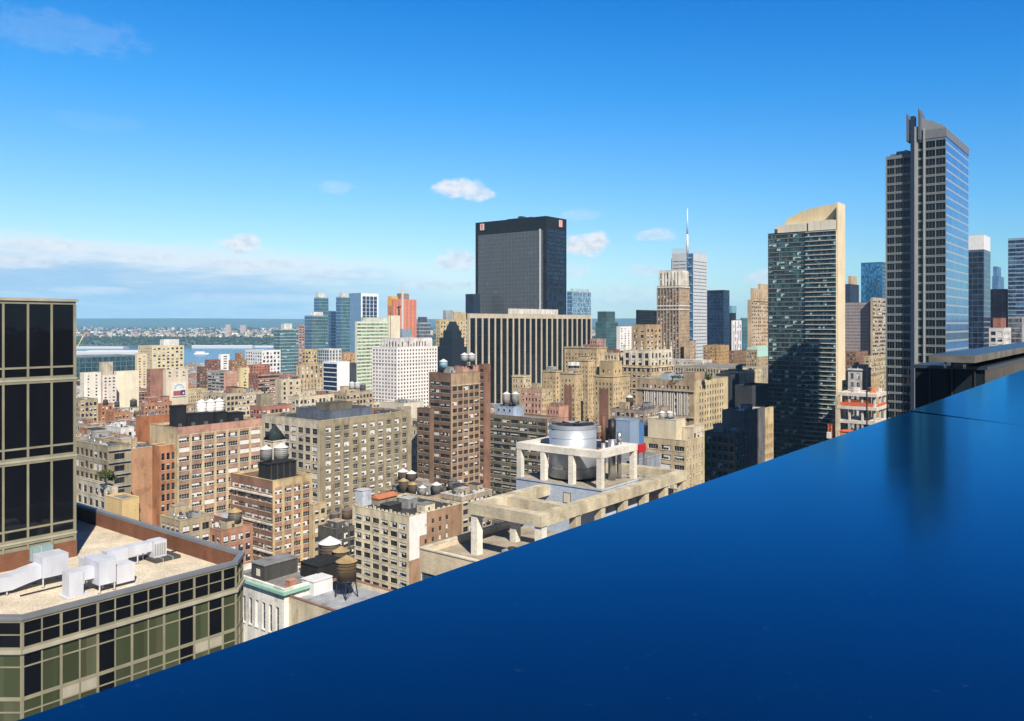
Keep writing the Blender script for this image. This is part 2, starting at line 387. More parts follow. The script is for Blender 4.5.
def build_all():
    for s in SPECS:
        root = thing(s['name'], s['label'], s['cat'], (s['nx'], s['d'], 0), RZ, s['group'])
        M = Matrix.Translation((s['nx'], s['d'], 0)) @ Matrix.Rotation(RZ, 4, 'Z')
        wins = []; mb = MB(); zc = H-(ledge_y(max(0, min(1024, CX+F*s['nx']/s['d'])))+25-HY)/F*s['d']
        facade(mb, 'R', 0, 0, s['a'], s['zb'], s['h'], s['R'], s['wm'], wins, zc)
        facade(mb, 'L', 0, 0, s['b'], s['zb'], s['h'], s['L'], s['wm'], wins, zc)
        shell(mb, 0, 0, s['a'], s['b'], s['zb'], s['h'], s['wm']); mb.build('facade', root)
        roofing(root, 'roof', 0, 0, s['a'], s['b'], s['h'], s['roof'], s['wm'], s['cop'], s['par'])
        if s['cor']:
            ch, cp, cm = s['cor']; cb = MB(); a, b, h = s['a'], s['b'], s['h']
            cb.box(-cp, a+cp*.3, -cp, .012, h-ch*1.6, h-ch*.6, cm); cb.box(-cp, .012, .0125, b+cp*.3, h-ch*1.6, h-ch*.6, cm)
            cb.box(-cp*.5, a+cp*.15, -cp*.5, .01, h-ch*2.2, h-ch*1.605, cm); cb.box(-cp*.5, .01, .0125, b+cp*.15, h-ch*2.2, h-ch*1.605, cm)
            cb.build('cornice', root)
        for t in s['tiers']:
            tb = MB()
            facade(tb, 'R', t['u'], t['v'], t['a'], t['z0'], t['z1'], t['R'], t['wm'], wins, t['z0'])
            facade(tb, 'L', t['u'], t['v'], t['b'], t['z0'], t['z1'], t['L'], t['wm'], wins, t['z0'])
            shell(tb, t['u'], t['v'], t['a'], t['b'], t['z0'], t['z1'], t['wm']); blk = tb.build(t['name'], root)
            roofing(blk, 'roof', t['u'], t['v'], t['a'], t['b'], t['z1'], t['roof'], t['wm'], t['cop'], .5)
        put_windows(root, wins, M, s['d'], s.get('limit', 100))
        if s['cl'] and s['d'] < 720: clutter(root, s, s['cl'])
        if s['post']: s['post'](root, s)

def deck(key):
    m = [s for s in SPECS if key in s['label']]; assert len(m) == 1, (key, len(m)); return m[0]['h']-m[0]['par']
def on(px, py, z):
    d = (H-z)*F/(py-HY); return (px-CX)/F*d, d, z
# ------------------------------------------------------------------ the city, nearest first
W_ = wall
def near(**k): return dict(ac=True, **k)
# --- lofts in the middle ground
B('loft_building', 'cream and salmon brick loft with white window bands behind the black rooftop tank enclosures', 150, 177, 262, 428, 325, L=None, R='loft', wm=W_((.56,.46,.29)), roof=TAR, cop=W_(PINK),
  Rk=near(fh=3.72, bw=5.6, pw=1.1, n=4, wh=1.9, span=W_((.40,.26,.185)), fr=FR_W, wv=(4,2,3,3,3,3,2,3), top=3.2, m=.4), cl=0)
B('loft_building', 'orange brick loft with a broad blank side wall next to the cream and salmon loft', 112, 131.5, 159, 449, 318, L=None, R=None, wm=W_((.44,.26,.155), .22), roof=RTAN, cl=1, cop=W_(CREAM))
B('loft_building', 'narrow orange brick building front with three columns of dark windows', 150, 159.5, 177, 446, 321, L=None, R='punch', wm=W_(ORANGE), roof=RTAN, cl=0, cop=W_(CREAM), Rk=dict(fh=4.0, bw=2.3, pw=.75, wh=2.7, top=2.6, fr=FR_B, wv=(6,2,1,0,0,0,0,4)))
B('loft_building', 'grey-green stuccoed corner loft with dark balconies and a planted setback', 66, 108, 131, 447, 285, L='pair', R='ribbon', wm=W_(OLIVE, .35), roof=RGREY, Lk=near(fh=4.2, bw=3.6, pw=1.1, wh=2.6, fr=FR_B, wv=(6,2,1,1,1,0,0,3)),
  Rk=dict(bw=4.6, m=2.0, pw=.5, fh=4.2, n=2, wh=2.1, wv=(5,2,1,1,1,0,0,3), belt='all', beltd=.7, belth=.25, beltm=W_(GREY)), cl=1)
B('loft_building', 'low cream stepped wing below the planted setback of the grey-green loft', 60, 112, 118, 487, 262, L='pair', R=None, wm=W_(LIME), roof=RGREY, Lk=near(fh=3.9, bw=4.0, pw=1.6, wh=2.4, fr=FR_B, wv=(6,2,1,1,1,0,0,3), top=.9), cl=0, par=.6)
B('stucco_house', 'small yellow stuccoed house with a grey hipped roof, left of the orange wall', 106, 122, 139, 500, 240, L=None, R=None, wm=W_((.62,.46,.22), .15), roof=RGREY, cl=0, par=.3)
B('loft_building', 'brown brick loft with three white ledges on one face and yellow piers on the other', 231, 272.7, 312, 481, 325, L='loft', R='loft', wm=W_(YELL), roof=RBRN,
  Lk=near(wall=W_((.27,.155,.11)), fh=3.7, bw=4.4, pw=.6, n=3, wh=1.9, fr=FR_W, wv=(2,1,2,3,3,3,2,1), belt=(1,4,7), beltd=1.0, belth=.55, beltm=W_((.66,.64,.60)), top=2.4),
  Rk=near(fh=3.7, bw=4.9, pw=1.3, n=3, wh=1.9, span=W_((.44,.25,.16)), fr=FR_W, wv=(3,2,2,3,3,5,1,3), top=2.8), cl=0)
B('loft_building', 'narrow yellow brick stair wing with few windows at the tan block', 309, 313, 327, 505, 335, L=None, R='punch', wm=W_((.5,.4,.25)), Rk=dict(bw=3.6, fh=3.7), cl=0)
B('loft_building', 'big tan loft block with pale wide-windowed front and a slate-blue penthouse', 262, 320, 411, 421, 372, L='loft', R='loft', wm=W_((.345,.295,.20)), roof=TAR, cop=W_(LIME),
  Lk=near(wall=W_((.60,.54,.43)), fh=4.0, bw=5.2, pw=1.5, n=3, wh=2.7, m=1.2, top=3.4, fr=FR_G, wv=(5,1,2,2,2,1,1,3)),
  Rk=near(fh=3.75, bw=5.2, pw=2.0, n=3, wh=2.15, m=2.0, top=2.6, span=W_((.28,.235,.16)), pil=.35, fr=FR_W, wv=(3,2,2,3,3,4,2,2)), cl=1,
  tiers=[dict(x=(296,331,372), y=411, dd=9, L=None, R='punch', wm=W_((.13,.155,.205)), roof=TAR, n='penthouse', k=dict(top=1, wh=1.7, bw=4, pw=2.4, fh=4, wv=(2,2,1,1,1,3,1,1))),
         dict(x=(316,330,352), y=404, dd=16, wm=W_((.15,.14,.10)), n='penthouse'),
         dict(x=(396.5,401,411), y=410.3, dd=68, L=None, R=None, wm=W_((.36,.31,.22)), n='stair_tower')])
B('loft_building', 'cream castellated loft with a white painted corner above brown brick', 352.6, 409.3, 462, 516.8, 318, L='loft', R='punch', wm=W_((.66,.60,.44)), roof=TAR, cop=W_((.64,.58,.44)),
  Lk=near(fh=3.65, bw=5.0, pw=1.3, n=4, wh=2.15, m=.9, top=2.6, fr=FR_D, wv=(6,2,2,2,2,1,0,3)),
  Rk=near(wall=W_((.38,.245,.155)), fh=3.65, bw=4.2, pw=2.8, n=1, wh=1.9, m=7, top=2.2, wv=(5,3,2,1,1,1,0,3)), cl=2)
B('loft_building', 'brown brick tower loft with lit orange side face and shaded flank, both painted in', 429, 451, 480.5, 373.5, 425, L='loft', R='loft', wm=W_((.43,.31,.20)), roof=TAR, cop=W_((.34,.19,.13)),
  Lk=near(wall=W_((.20,.13,.09)), fh=3.72, bw=6.2, pw=.8, n=5, wh=1.8, fr=FR_D, wv=(5,2,2,2,2,1,1,3), top=3.6),  # flank's shade is put into this darker wall colour
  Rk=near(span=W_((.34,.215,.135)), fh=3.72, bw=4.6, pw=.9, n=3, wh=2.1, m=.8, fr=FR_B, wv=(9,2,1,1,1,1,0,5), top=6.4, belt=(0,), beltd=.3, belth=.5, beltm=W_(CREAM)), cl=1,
  tiers=[dict(x=(455,463,480), y=366.5, dd=9, wm=W_(PINK), n='penthouse')])
B('loft_building', 'brown brick lower wing stepping down beside the brown tower loft', 417, 430, 434, 409, 428, L='loft', R=None, wm=W_((.21,.135,.092)), Lk=near(fh=3.72, bw=5.6, pw=.8, n=4, wh=1.8, wv=(5,2,2,2,2,1,1,3)), cl=1)
B('brick_slab', 'slim red-brown brick stair slab rising behind the brown tower loft', 479, 484, 490.5, 364.5, 441, L='ribbon', R=None, wm=W_((.27,.15,.10)), cl=0, Lk=dict(bw=4, n=2, pw=.8))
B('loft_building', 'dark green and brown banded loft with rows of white blinds beside the silver tank', 484, 547, 562, 419, 445, L='loft', R='loft', wm=W_((.26,.17,.11)), roof=RGREY, cop=W_((.40,.27,.22)),
  Lk=near(span=W_((.17,.16,.115)), wall=W_((.20,.165,.115)), fh=3.7, bw=6.4, pw=.9, n=5, wh=1.9, fr=FR_D, wv=(3,1,2,3,3,3,2,2), top=1.2, belt=(2,4,6,8,10), beltd=.4, belth=.4, beltm=W_((.36,.33,.27))), cl=0,
  Rk=near(wall=W_((.38,.24,.16)), fh=3.7), tiers=[dict(x=(495,513,524), y=407, dd=18, L='punch', R=None, wm=W_(BLUEGR), n='penthouse', k=dict(bw=4, pw=2.6, wh=1.4, fh=3, top=.8))])
B('loft_building', 'small cream loft with white corner below a black rooftop tank frame', 404, 411, 419, 420, 520, L=None, R=None, wm=W_(LIME), cl=0)
B('loft_building', 'low brick loft with pink bulkhead and silver roof next to the brown ledged loft', 196, 221, 253, 531, 262, L='pair', R='pair', wm=W_((.42,.225,.15)), roof=SILV, cl=2, Rk=near(fh=3.7), Lk=near(fh=3.7))
B('rowhouse', 'low tan house with white roof behind the gravel roof parapet', 160, 180, 212, 521, 258, L='pair', R='pair', wm=W_(TAN), roof=SILV, cl=2)
B('loft_building', 'black-roofed low loft in the gap between the ledged loft and the castellated loft', 318, 336, 356, 530, 330, L=None, R='pair', wm=W_((.09,.085,.08)), roof=TAR, cl=2)
B('loft_building', 'grey stone loft with dark shopfront between cream castellated loft and brown tower', 440, 462, 492, 497, 352, L='loft', R='loft', wm=W_((.42,.35,.26)), roof=SILV, cl=3, cop=W_((.62,.6,.56)))
B('loft_building', 'tan low loft with black tank platforms in front of the brown tower loft', 380, 425, 462, 498, 362, L='loft', R='loft', wm=W_((.40,.30,.21)), roof=TAR, cl=3)
# --- low classical buildings at the street in front
B('town_house', 'white classical building with copper-green cornice beside the glass podium', 225, 284.5, 330, 590, 160, L='vert', R=None, wm=W_((.80,.78,.72)), roof=RGREY, Lk=dict(fh=7.6, bw=2.1, pw=1.15, pil=0, wh=5.4, sill=1.0, n=1, rows=3, fr=FR_W, gl=G_NAVY, wv=(6,1,2,0,0,0,0,3), rd=.35, top=2.6, m=1.2), cl=0, cor=(.55, .7, paint((.26,.46,.38), .7)))
B('town_house', 'beige stone building with arched windows and a grey roof carrying a yellow-capped water tank', 284.7, 366, 424, 621.5, 147, L='loft', R=None, wm=W_((.56,.49,.36)), roof=roofmat((.33,.35,.385)), Lk=dict(fh=4.8, bw=4.4, pw=1.5, wh=3.2, n=2, rd=.5, wv=(6,1,1,1,0,0,0,3), top=1.7, m=1.6), cl=0, cop=W_((.30,.17,.13)))
# --- cream block right of the tank
B('office_block', 'cream stone block with boxy windowless penthouse above its sunlit front', 634, 686, 704, 441, 332, L='ribbon', R='punch', wm=W_((.60,.50,.33)), roof=RTAN, cop=W_((.62,.55,.42)),
  Lk=near(fh=3.8, bw=6.5, pw=1.6, n=4, wh=2.0, fr=FR_W, top=1.5, wv=(3,2,2,2,2,1,1,2)), Rk=dict(fh=3.8, bw=2.6, pw=1.6, wh=2.1, top=1.8, fr=FR_W), cl=1,
  tiers=[dict(x=(648,676,685.5), y=420.5, dd=5, L=None, R=None, wm=W_((.62,.55,.41), .15), n='penthouse', roof=RTAN), dict(x=(683,693,704), y=428, dd=6.5, L=None, R='punch', wm=W_((.63,.56,.43)), n='stair_tower', k=dict(fh=3.8, bw=2.8))])
B('mechanical_house', 'pale blue metal plant house with white corner behind the chimney pipes', 613, 630, 639, 421, 300, L=None, R=None, wm=paint((.24,.33,.45), .5), roof=SILV, cl=0)
B('mechanical_house', 'bright blue plant house partly hidden by the pale blue one', 628, 639, 644, 423, 318, L=None, R=None, wm=paint((.08,.19,.42), .5), roof=SILV, cl=0)
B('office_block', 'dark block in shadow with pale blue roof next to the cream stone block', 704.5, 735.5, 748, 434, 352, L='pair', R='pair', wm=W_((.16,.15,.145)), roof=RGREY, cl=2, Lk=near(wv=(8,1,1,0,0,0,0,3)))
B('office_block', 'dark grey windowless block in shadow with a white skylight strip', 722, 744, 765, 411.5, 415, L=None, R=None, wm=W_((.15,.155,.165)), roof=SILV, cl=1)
B('apartment_house', 'thin sunlit tan pier building with orange brick window panels', 761.5, 764, 773.5, 409, 445, L=None, R='grid', wm=W_((.62,.50,.30)), Rk=dict(fh=5.2, bw=3.2, pw=.8, wh=2.3, sill=.7, n=1, gl=paint((.40,.17,.08), .7), bl=paint((.45,.21,.1), .7), top=7.0), cl=0)
# --- hotel wings, gothic block, classical block
HB = W_((.50,.385,.22)); HS = W_((.56,.44,.265))
def hotel(label, xl, xn, xr, y, d, **k):
    return B('hotel_wing', label, xl, xn, xr, y, d, L='punch', R='punch', wm=HB, roof=RBRN, Lk=dict(fh=3.4, bw=3.1, pw=1.9, wh=1.7, top=4, wv=(6,2,2,1,1,1,1,2)), Rk=dict(wall=HS, fh=3.4, bw=3.0, pw=1.9, wh=1.7, top=4), cor=(.5, .45, HS), **k)
hotel('tan brick hotel main block, widest and highest of the hotel group', 564.5, 597, 607, 347.5, 660, cl=2)
hotel('tan brick hotel wing with pale shoulder, nearest the dark-finned slab', 543, 556, 562, 371, 640, cl=1)
hotel('tan brick hotel wing with a maroon stripe and two white roof units', 560, 575.5, 583, 373, 585, cl=1)
hotel('tan brick hotel stair tower between the two striped wings', 578, 588, 595, 360, 625, cl=1)
hotel('tan brick hotel wing with stepped top and maroon stripe, in front of the gothic block', 594, 613, 630, 376, 560, cl=0, tiers=[dict(x=(599.5,613.5,622), y=361.5, dd=4, L='punch', R='punch', n='upper_block', k=dict(top=5, bw=5, pw=3.6))])
B('apartment_house', 'small cream castellated apartment house left of the pink blank wall', 512, 523, 531, 376, 545, L='punch', R='punch', wm=W_((.55,.45,.28)), cl=0, cor=(.5,.4,W_(CREAM)))
B('apartment_house', 'tan apartment house showing a pink blank party wall', 521, 541.5, 553, 389, 515, L='punch', R='punch', wm=W_((.52,.42,.25)), Lk=dict(wall=W_((.58,.34,.25))), cl=1)
B('rowhouse', 'low pink brick house with red parapet at the foot of the hotel', 546, 559, 568.5, 407, 490, L='punch', R=None, wm=W_((.56,.31,.23)), roof=RBRN, Rk={}, cl=1)
GW = W_((.70,.64,.52))
B('gothic_block', 'tan gothic office block with white stone crown and pinnacles', 622, 651, 674, 366, 620, L='pair', R='pair', wm=W_((.50,.38,.235)), roof=RTAN, Lk=dict(fh=4.1, bw=4.2, pw=1.7, wh=2.5, beltm=GW, belt=(0, 4), beltd=.5), Rk=dict(fh=4.1, bw=4.2, pw=1.7, wh=2.5, beltm=GW, belt=(0, 4), beltd=.5, wall=W_((.56,.43,.27))), cl=0,
  tiers=[dict(x=(623.5,650.5,672), y=350.5, dd=1.2, L='pair', n='crown_storeys', wm=GW, k=dict(fh=5.4, bw=5.5, pw=2.4, wh=3.8, sill=.8, top=1.4, pil=.3)), dict(x=(631.6,646,662), y=324.6, dd=12, z0=351, L='pair', n='upper_block', wm=W_((.45,.335,.205)), k=dict(bw=5.6, pw=3.2, fh=4.4, top=2.2))])
B('gothic_annex', 'narrow cream annex with white columns left of the gothic block', 604, 617, 624, 353, 640, L='vert', R='vert', wm=W_((.58,.50,.36)), cl=1)
B('classical_block', 'wide tan classical block with tall white arched windows and a heavy mid cornice', 637, 694.5, 728, 381, 500, L='punch', R='pair', wm=W_((.42,.33,.225)), roof=RGREY, cop=W_((.5,.42,.3)),
  Lk=dict(fh=4.0, bw=2.7, pw=1.35, wh=2.2, fr=FR_W, wv=(5,2,2,1,1,2,1,2), top=2.4, belt=(1, 5), beltd=.9, belth=.7, beltm=W_((.50,.43,.31)), m=3), Rk=dict(wall=W_((.60,.50,.31)), fh=4.0, bw=3.6, pw=2.0, wh=2.3, m=6, fr=FR_D, wv=(8,1,1,0,0,0,0,4), top=2.6), cl=0,
  tiers=[dict(x=(683,694.7,704), y=372.5, dd=.8, L=None, R=None, wm=W_((.36,.27,.19)), n='stair_tower')])
B('dark_block', 'shade-painted block standing in deep shade right of the classical block', 716, 731, 739, 374.5, 590, L=None, R=None, wm=W_((.045,.05,.065)), roof=TAR, cl=0)  # near-black wall colour stands in for cast shade
B('dark_block', 'low shade-painted block at the foot of the dark glass apartment tower', 735, 752, 768, 386, 560, L=None, R=None, wm=W_((.05,.055,.065)), roof=TAR, cl=0)  # walls darkened in colour in place of a cast shadow
B('stone_block', 'pale cream stone block with thin piers behind the shade-painted block', 720, 737.5, 762, 371.5, 690, L='pair', R='vert', wm=W_((.60,.53,.37)), roof=RGREY, cl=2)
B('market_hall', 'long low hall with a grey roof crowded with ducts', 672, 742, 770, 368, 760, L='vert', R='vert', wm=W_((.42,.38,.30)), roof=RGREY, cl=0)
B('market_hall', 'long low white-roofed hall right of the white-crowned tower', 655, 703, 712, 360.5, 850, L='punch', R='punch', wm=W_((.62,.6,.55)), roof=roofmat((.72,.71,.70)), cl=0)
B('copper_house', 'tan block with pale turquoise copper roof storey at the dark glass apartment tower', 746, 757, 776, 350, 800, L='punch', R='punch', wm=W_((.44,.34,.22)), roof=SILV, cl=0, tiers=[dict(x=(747,757.5,776), y=347.5, dd=.8, z0=357, wm=paint((.40,.66,.58), .6), n='copper_storey')])
B('brown_block', 'golden brown brick block below the navy glass towers', 703, 717, 731, 345.5, 870, L='punch', R='punch', wm=W_((.46,.30,.14)), cl=0)
B('brown_block', 'dull brown brick block right of the golden brown one', 729, 734, 750, 351, 840, L='punch', R='punch', wm=W_((.24,.155,.10)), cl=0)
# --- middle distance, left
B('apartment_slab', 'white apartment slab with one column of red-framed windows behind the dark glass tower', 80, 84, 101, 373, 760, L='punch', R='apt', wm=W_((.72,.68,.60), .15), Rk=dict(bw=8, pw=6.2), cl=1)
B('apartment_slab', 'white gridded apartment slab joined to the one with red-framed windows', 100, 103, 116.5, 375.5, 772, L='punch', R='apt', wm=W_((.68,.62,.56), .15), Rk=dict(bw=3.9, pw=1.9), cl=1)
B('apartment_slab', 'broad blank cream slab wall right of the white gridded slab', 114, 116.5, 139, 371.5, 800, L=None, R=None, wm=W_((.72,.66,.51), .12), cl=0)
B('stair_block', 'small tan lift block above the white gridded slab', 99, 101.5, 113, 362.5, 815, L=None, R=None, wm=W_((.52,.45,.35)), cl=0)
B('apartment_slab', 'tall cream pier with one column of windows beside the wide cream block', 135, 137, 147, 354, 960, L=None, R='apt', wm=W_((.66,.55,.38), .15), Rk=dict(bw=7, pw=4), cl=0)
B('apartment_block', 'wide cream apartment block with window grid and white roof hut', 138, 152, 184, 346, 1000, L='apt', R='apt', wm=W_((.62,.54,.35), .15), Lk=dict(bw=4.6, pw=2.4, fh=3.6), Rk=dict(bw=5.6, pw=2.6, fh=4.2, wh=2.4), cl=0,
  tiers=[dict(x=(160,164,179), y=339.5, dd=18, wm=W_((.78,.77,.75)), n='roof_hut')])
B('brick_slab', 'plum brown brick slab left of the billboard building', 146.5, 150.5, 165.5, 369.5, 790, L='apt', R=None, wm=W_((.33,.17,.125)), cl=1)
BILL = B('stepped_building', 'pale cream building carrying a painted billboard', 163, 165.7, 188, 370, 775, L=None, R='apt', wm=W_((.62,.54,.42), .15), roof=SILV, Rk=dict(bw=7, pw=4.8, floors=2), cl=1)
B('brick_slab', 'dark brown slab with yellow balcony ends near the river', 197, 199.5, 209, 367, 910, L='apt', R='apt', wm=W_((.17,.10,.075)), Rk=dict(bl=paint((.6,.45,.2)), wv=(1,1,1,1,1,4,2,1)), cl=0)
B('brick_block', 'dark red brick block left of the slim white slab', 205, 208.5, 220.5, 360, 1010, L='apt', R='apt', wm=W_((.28,.115,.085)), cl=0)
B('white_slab', 'slim bright white slab between red brick and brown ziggurat', 218.5, 221, 229.5, 354.5, 1060, L=None, R='apt', wm=W_((.78,.78,.77), .1), Rk=dict(bw=8, pw=6), cl=0)
B('ziggurat_block', 'brown stepped ziggurat block with narrow top storey', 228.5, 232, 247, 360.5, 1010, L='apt', R='apt', wm=W_((.36,.205,.10)), cl=0, tiers=[dict(x=(235,237,243.5), y=353, dd=9, L='apt', n='upper_block')])
B('striped_slab', 'grey striped apartment slab with pink brick end', 207.5, 224, 237.5, 371.5, 830, L='ribbon', R='ribbon', wm=W_((.45,.40,.37)), Lk=dict(fh=3.2), Rk=dict(fh=3.2, wall=W_((.52,.29,.215)), wh=.6, gl=paint((.5,.42,.36))), cl=0)
B('yellow_slab', 'pale yellow slab right of the pink-ended slab', 238.5, 240.5, 249.5, 368, 840, L=None, R='apt', wm=W_((.62,.53,.29), .15), Rk=dict(bw=8, pw=6.4), cl=0)
B('brick_block', 'red brick apartment block with pale floor bands', 248.5, 258, 281, 374, 800, L='apt', R='ribbon', wm=W_((.36,.15,.105)), Rk=dict(belt='all', belth=.5, beltd=.15, beltm=W_(CREAM)), cl=1)
B('brick_block', 'red brick tenement with a peaked red roof beyond the banded block', 248, 253, 270, 365, 920, L='apt', R='apt', wm=W_((.42,.185,.115)), roof=roofmat((.40,.17,.11)), cl=0)
B('white_factory', 'white factory block with big window grid in front of the teal glass block', 245.5, 262, 280.5, 350.5, 1260, L='grid', R='grid', wm=W_((.74,.73,.72), .12), Lk=dict(bw=6, fh=5, wh=2.8, pw=2.2), Rk=dict(bw=7, fh=6, wh=4, pw=2.8), cl=0)
B('glass_block', 'teal glass residential block with white plant floor', 273.5, 280, 298.5, 329, 1500, L='curtain', R='curtain', wm=W_((.40,.48,.50)), Lk=dict(bw=5, fh=6, wh=4.9, gl=G_TEAL, bl=BL_T, wv=(14,1,1,1,0,0,0,8)), Rk=dict(bw=5, fh=6, wh=4.9, gl=G_TEAL, bl=BL_T, wv=(14,1,1,1,0,0,0,8)), cl=0, tiers=[dict(x=(281,284,292), y=323.5, dd=10, wm=W_((.66,.66,.62)), n='plant_floor')])
B('brick_tower', 'pinkish brick tower beyond the teal glass block', 296.5, 299, 304.5, 325, 1950, L=None, R='apt', wm=W_((.48,.29,.24)), cl=0, Rk=dict(bw=6, fh=6, wh=3))
B('brick_block', 'dull red low block below the teal glass block', 279, 287, 302, 375, 770, L='apt', R='apt', wm=W_((.40,.21,.15)), cl=1)
B('loft_building', 'tan mid-rise loft beside the dark glass tower edge', 66, 80, 98, 400, 560, L='pair', R='pair', wm=W_((.46,.38,.25)), cl=1)
B('loft_building', 'wider tan base building below the tan mid-rise loft', 60, 84, 106, 424.5, 520, L='pair', R='pair', wm=W_((.45,.39,.28)), roof=RTAN, cl=2)
B('tenement', 'orange brick tenement with three black water tanks on it', 97, 101, 113, 404, 610, L=None, R='punch', wm=W_((.46,.22,.115)), cl=0)
B('tenement', 'lower orange brick tenement right of the one with black tanks', 106, 114, 130, 412.5, 585, L='punch', R='punch', wm=W_((.44,.215,.12)), cl=1)
B('tenement', 'rust brick tenement with a tan flat roof behind the brick roof tower', 139, 144, 172, 403.5, 540, L='punch', R='punch', wm=W_((.42,.22,.135)), roof=RTAN, cl=2)
B('brick_tower', 'rust brick roof tower with concrete cap above the orange blank wall', 135.5, 140.5, 171.5, 416.5, 365, L=None, R=None, wm=W_((.42,.17,.08)), roof=SILV, cl=1, cop=W_((.42,.3,.22)))
B('loft_building', 'white plastered roof houses with dark windows left of the rust brick tower', 105, 121, 134, 428, 380, L='punch', R='punch', wm=W_((.70,.69,.68)), roof=RTAN, cl=2)
B('loft_building', 'brown flat-roofed loft behind the grey-green corner loft', 62, 92, 131, 440, 350, L='pair', R=None, wm=W_((.40,.30,.2)), roof=RTAN, cl=3)
B('loft_building', 'pale tan loft with flat roof behind the three white tanks', 203, 226, 262, 394, 560, L='pair', R='pair', wm=W_((.54,.46,.33)), roof=RTAN, cl=3)
B('loft_building', 'red brick loft with a dark roof shed left of the tan loft block', 250, 262, 291, 407, 470, L='pair', R='pair', wm=W_((.40,.18,.13)), roof=TAR, cl=1, tiers=[dict(x=(256,261,273), y=395, dd=6, wm=W_((.30,.27,.19)), n='roof_shed')])
B('loft_building', 'cream loft with a grey shaded flank behind the red brick loft', 275, 281, 301, 380, 640, L=None, R='pair', wm=W_((.58,.50,.36)), cl=1, Lk={}, Rk=dict(bw=6, pw=4))
B('loft_building', 'low cream loft with square penthouse left of the slate-blue penthouse', 288, 299, 334, 397, 500, L='pair', R='pair', wm=W_((.60,.52,.38)), roof=RTAN, cl=2)
B('classical_tower', 'tan classical tower stepping up to a red-roofed lantern storey', 289, 296, 324, 378.5, 740, L='pair', R='vert', wm=W_((.52,.42,.27)), roof=RBRN, cl=0, Rk=dict(bw=4, pw=2.6),
  tiers=[dict(x=(296.5,300,323.5), y=364.5, dd=4, L='vert', n='upper_block', cop=W_((.42,.16,.10)), k=dict(bw=5, pw=3)), dict(x=(302,305,317), y=349.5, dd=10, z0=365, L='pair', n='lantern_storey', wm=W_((.56,.42,.22)), roof=roofmat((.38,.15,.10)))])
B('striped_block', 'dark glass block with thin white floor lines and a white end wall', 323, 337, 349.5, 362, 700, L='ribbon', R=None, wm=W_((.72,.74,.76), .08), Lk=dict(fh=3.9, bw=20, n=7, wh=3.2, sill=.4, gl=G_NAVY, wv=(8,1,0,0,0,0,0,4)), cl=0, roof=SILV)
B('dark_block', 'black narrow block behind the white end wall', 346, 349, 356.5, 363.5, 760, L=None, R=None, wm=W_((.05,.06,.075)), cl=0)
B('glass_block', 'grey-white stepped glass block below the rounded blue tower', 318, 329, 341.5, 349, 960, L='curtain', R='curtain', wm=W_((.66,.68,.70)), Lk=dict(bw=4, gl=G_TEAL, pw=.8), Rk=dict(bw=5, pw=2.4, gl=G_GREY), cl=0)
B('apartment_block', 'orange tiled low block between the grey glass block and the green office', 339, 344, 356, 353, 1060, L=None, R='punch', wm=W_((.5,.29,.13)), cl=0)
B('white_office_block', 'big white gridded office block with an attic row of dark arches', 372, 397, 437.5, 347.5, 800, L='punch', R='punch', wm=W_((.78,.75,.74), .1), roof=RGREY, Lk=dict(fh=3.55, bw=4.1, pw=2.2, wh=1.9, wv=(8,1,1,0,0,0,0,4), belt=(4, 14), belth=.6, beltd=.3), Rk=dict(fh=3.55, bw=4.1, pw=2.2, wh=1.9, wv=(8,1,1,0,0,0,0,4), belt=(4, 14), belth=.6, beltd=.3), cl=0,
  tiers=[dict(x=(382,400.5,432), y=338.5, dd=8, L='vert', n='attic', wm=W_((.70,.66,.65)), k=dict(bw=4, pw=2, fh=7, wh=5, top=1.6))])
B('pale_base_block', 'plain pale stone block at the foot of the white gridded office', 380, 404, 424, 403.5, 600, L=None, R=None, wm=W_((.60,.56,.47), .15), roof=RTAN, cl=1)
B('green_office_tower', 'pale green office tower with white floor bands', 355, 357, 388, 321.5, 940, L=None, R='ribbon', wm=W_((.64,.68,.56), .1), Rk=dict(fh=4.0, wh=2.3, gl=G_GRN, bl=paint((.35,.5,.36)), fr=FR_W), cl=0, tiers=[dict(x=(361,363,387), y=317.5, dd=10, wm=W_((.6,.64,.55)), n='plant_floor')])
B('cream_tower', 'blank cream tower just right of the green office tower', 386.5, 389, 400, 315.5, 1010, L=None, R=None, wm=W_((.70,.63,.49), .12), cl=0)
B('glass_tower', 'rounded-looking blue glass tower with sloping white roof, lowest of the blue group', 304.5, 312, 328, 315.5, 1500, L='curtain', R='curtain', wm=W_((.30,.40,.46)), Lk=dict(bw=5, fh=6, wh=5.2, gl=G_BLUE), Rk=dict(bw=5, fh=6, wh=5.2, gl=G_TEAL, bl=BL_T, wv=(14,1,1,1,0,0,0,8)), cl=0, tiers=[dict(x=(311,314,323), y=312, dd=8, wm=W_((.8,.8,.8)), n='roof_hood')])
B('glass_tower', 'slim blue glass tower with pale lantern, left of the pair', 314, 319.5, 328.5, 297.5, 1800, L='curtain', R='curtain', wm=W_((.26,.36,.44)), Lk=dict(bw=6, fh=7, wh=6, gl=G_BLUE), Rk=dict(bw=6, fh=7, wh=6, gl=G_TEAL), cl=0, tiers=[dict(x=(315.5,319,325.5), y=292.5, dd=8, wm=W_((.62,.68,.64)), n='lantern')])
B('glass_tower', 'short dark blue glass tower between the lantern towers', 328, 331, 338, 311, 1850, L='curtain', R='curtain', wm=W_((.08,.14,.26)), Lk=dict(bw=6, fh=7, wh=6, gl=G_BLUE), Rk=dict(bw=6, fh=7, wh=6, gl=G_NAVY), cl=0)
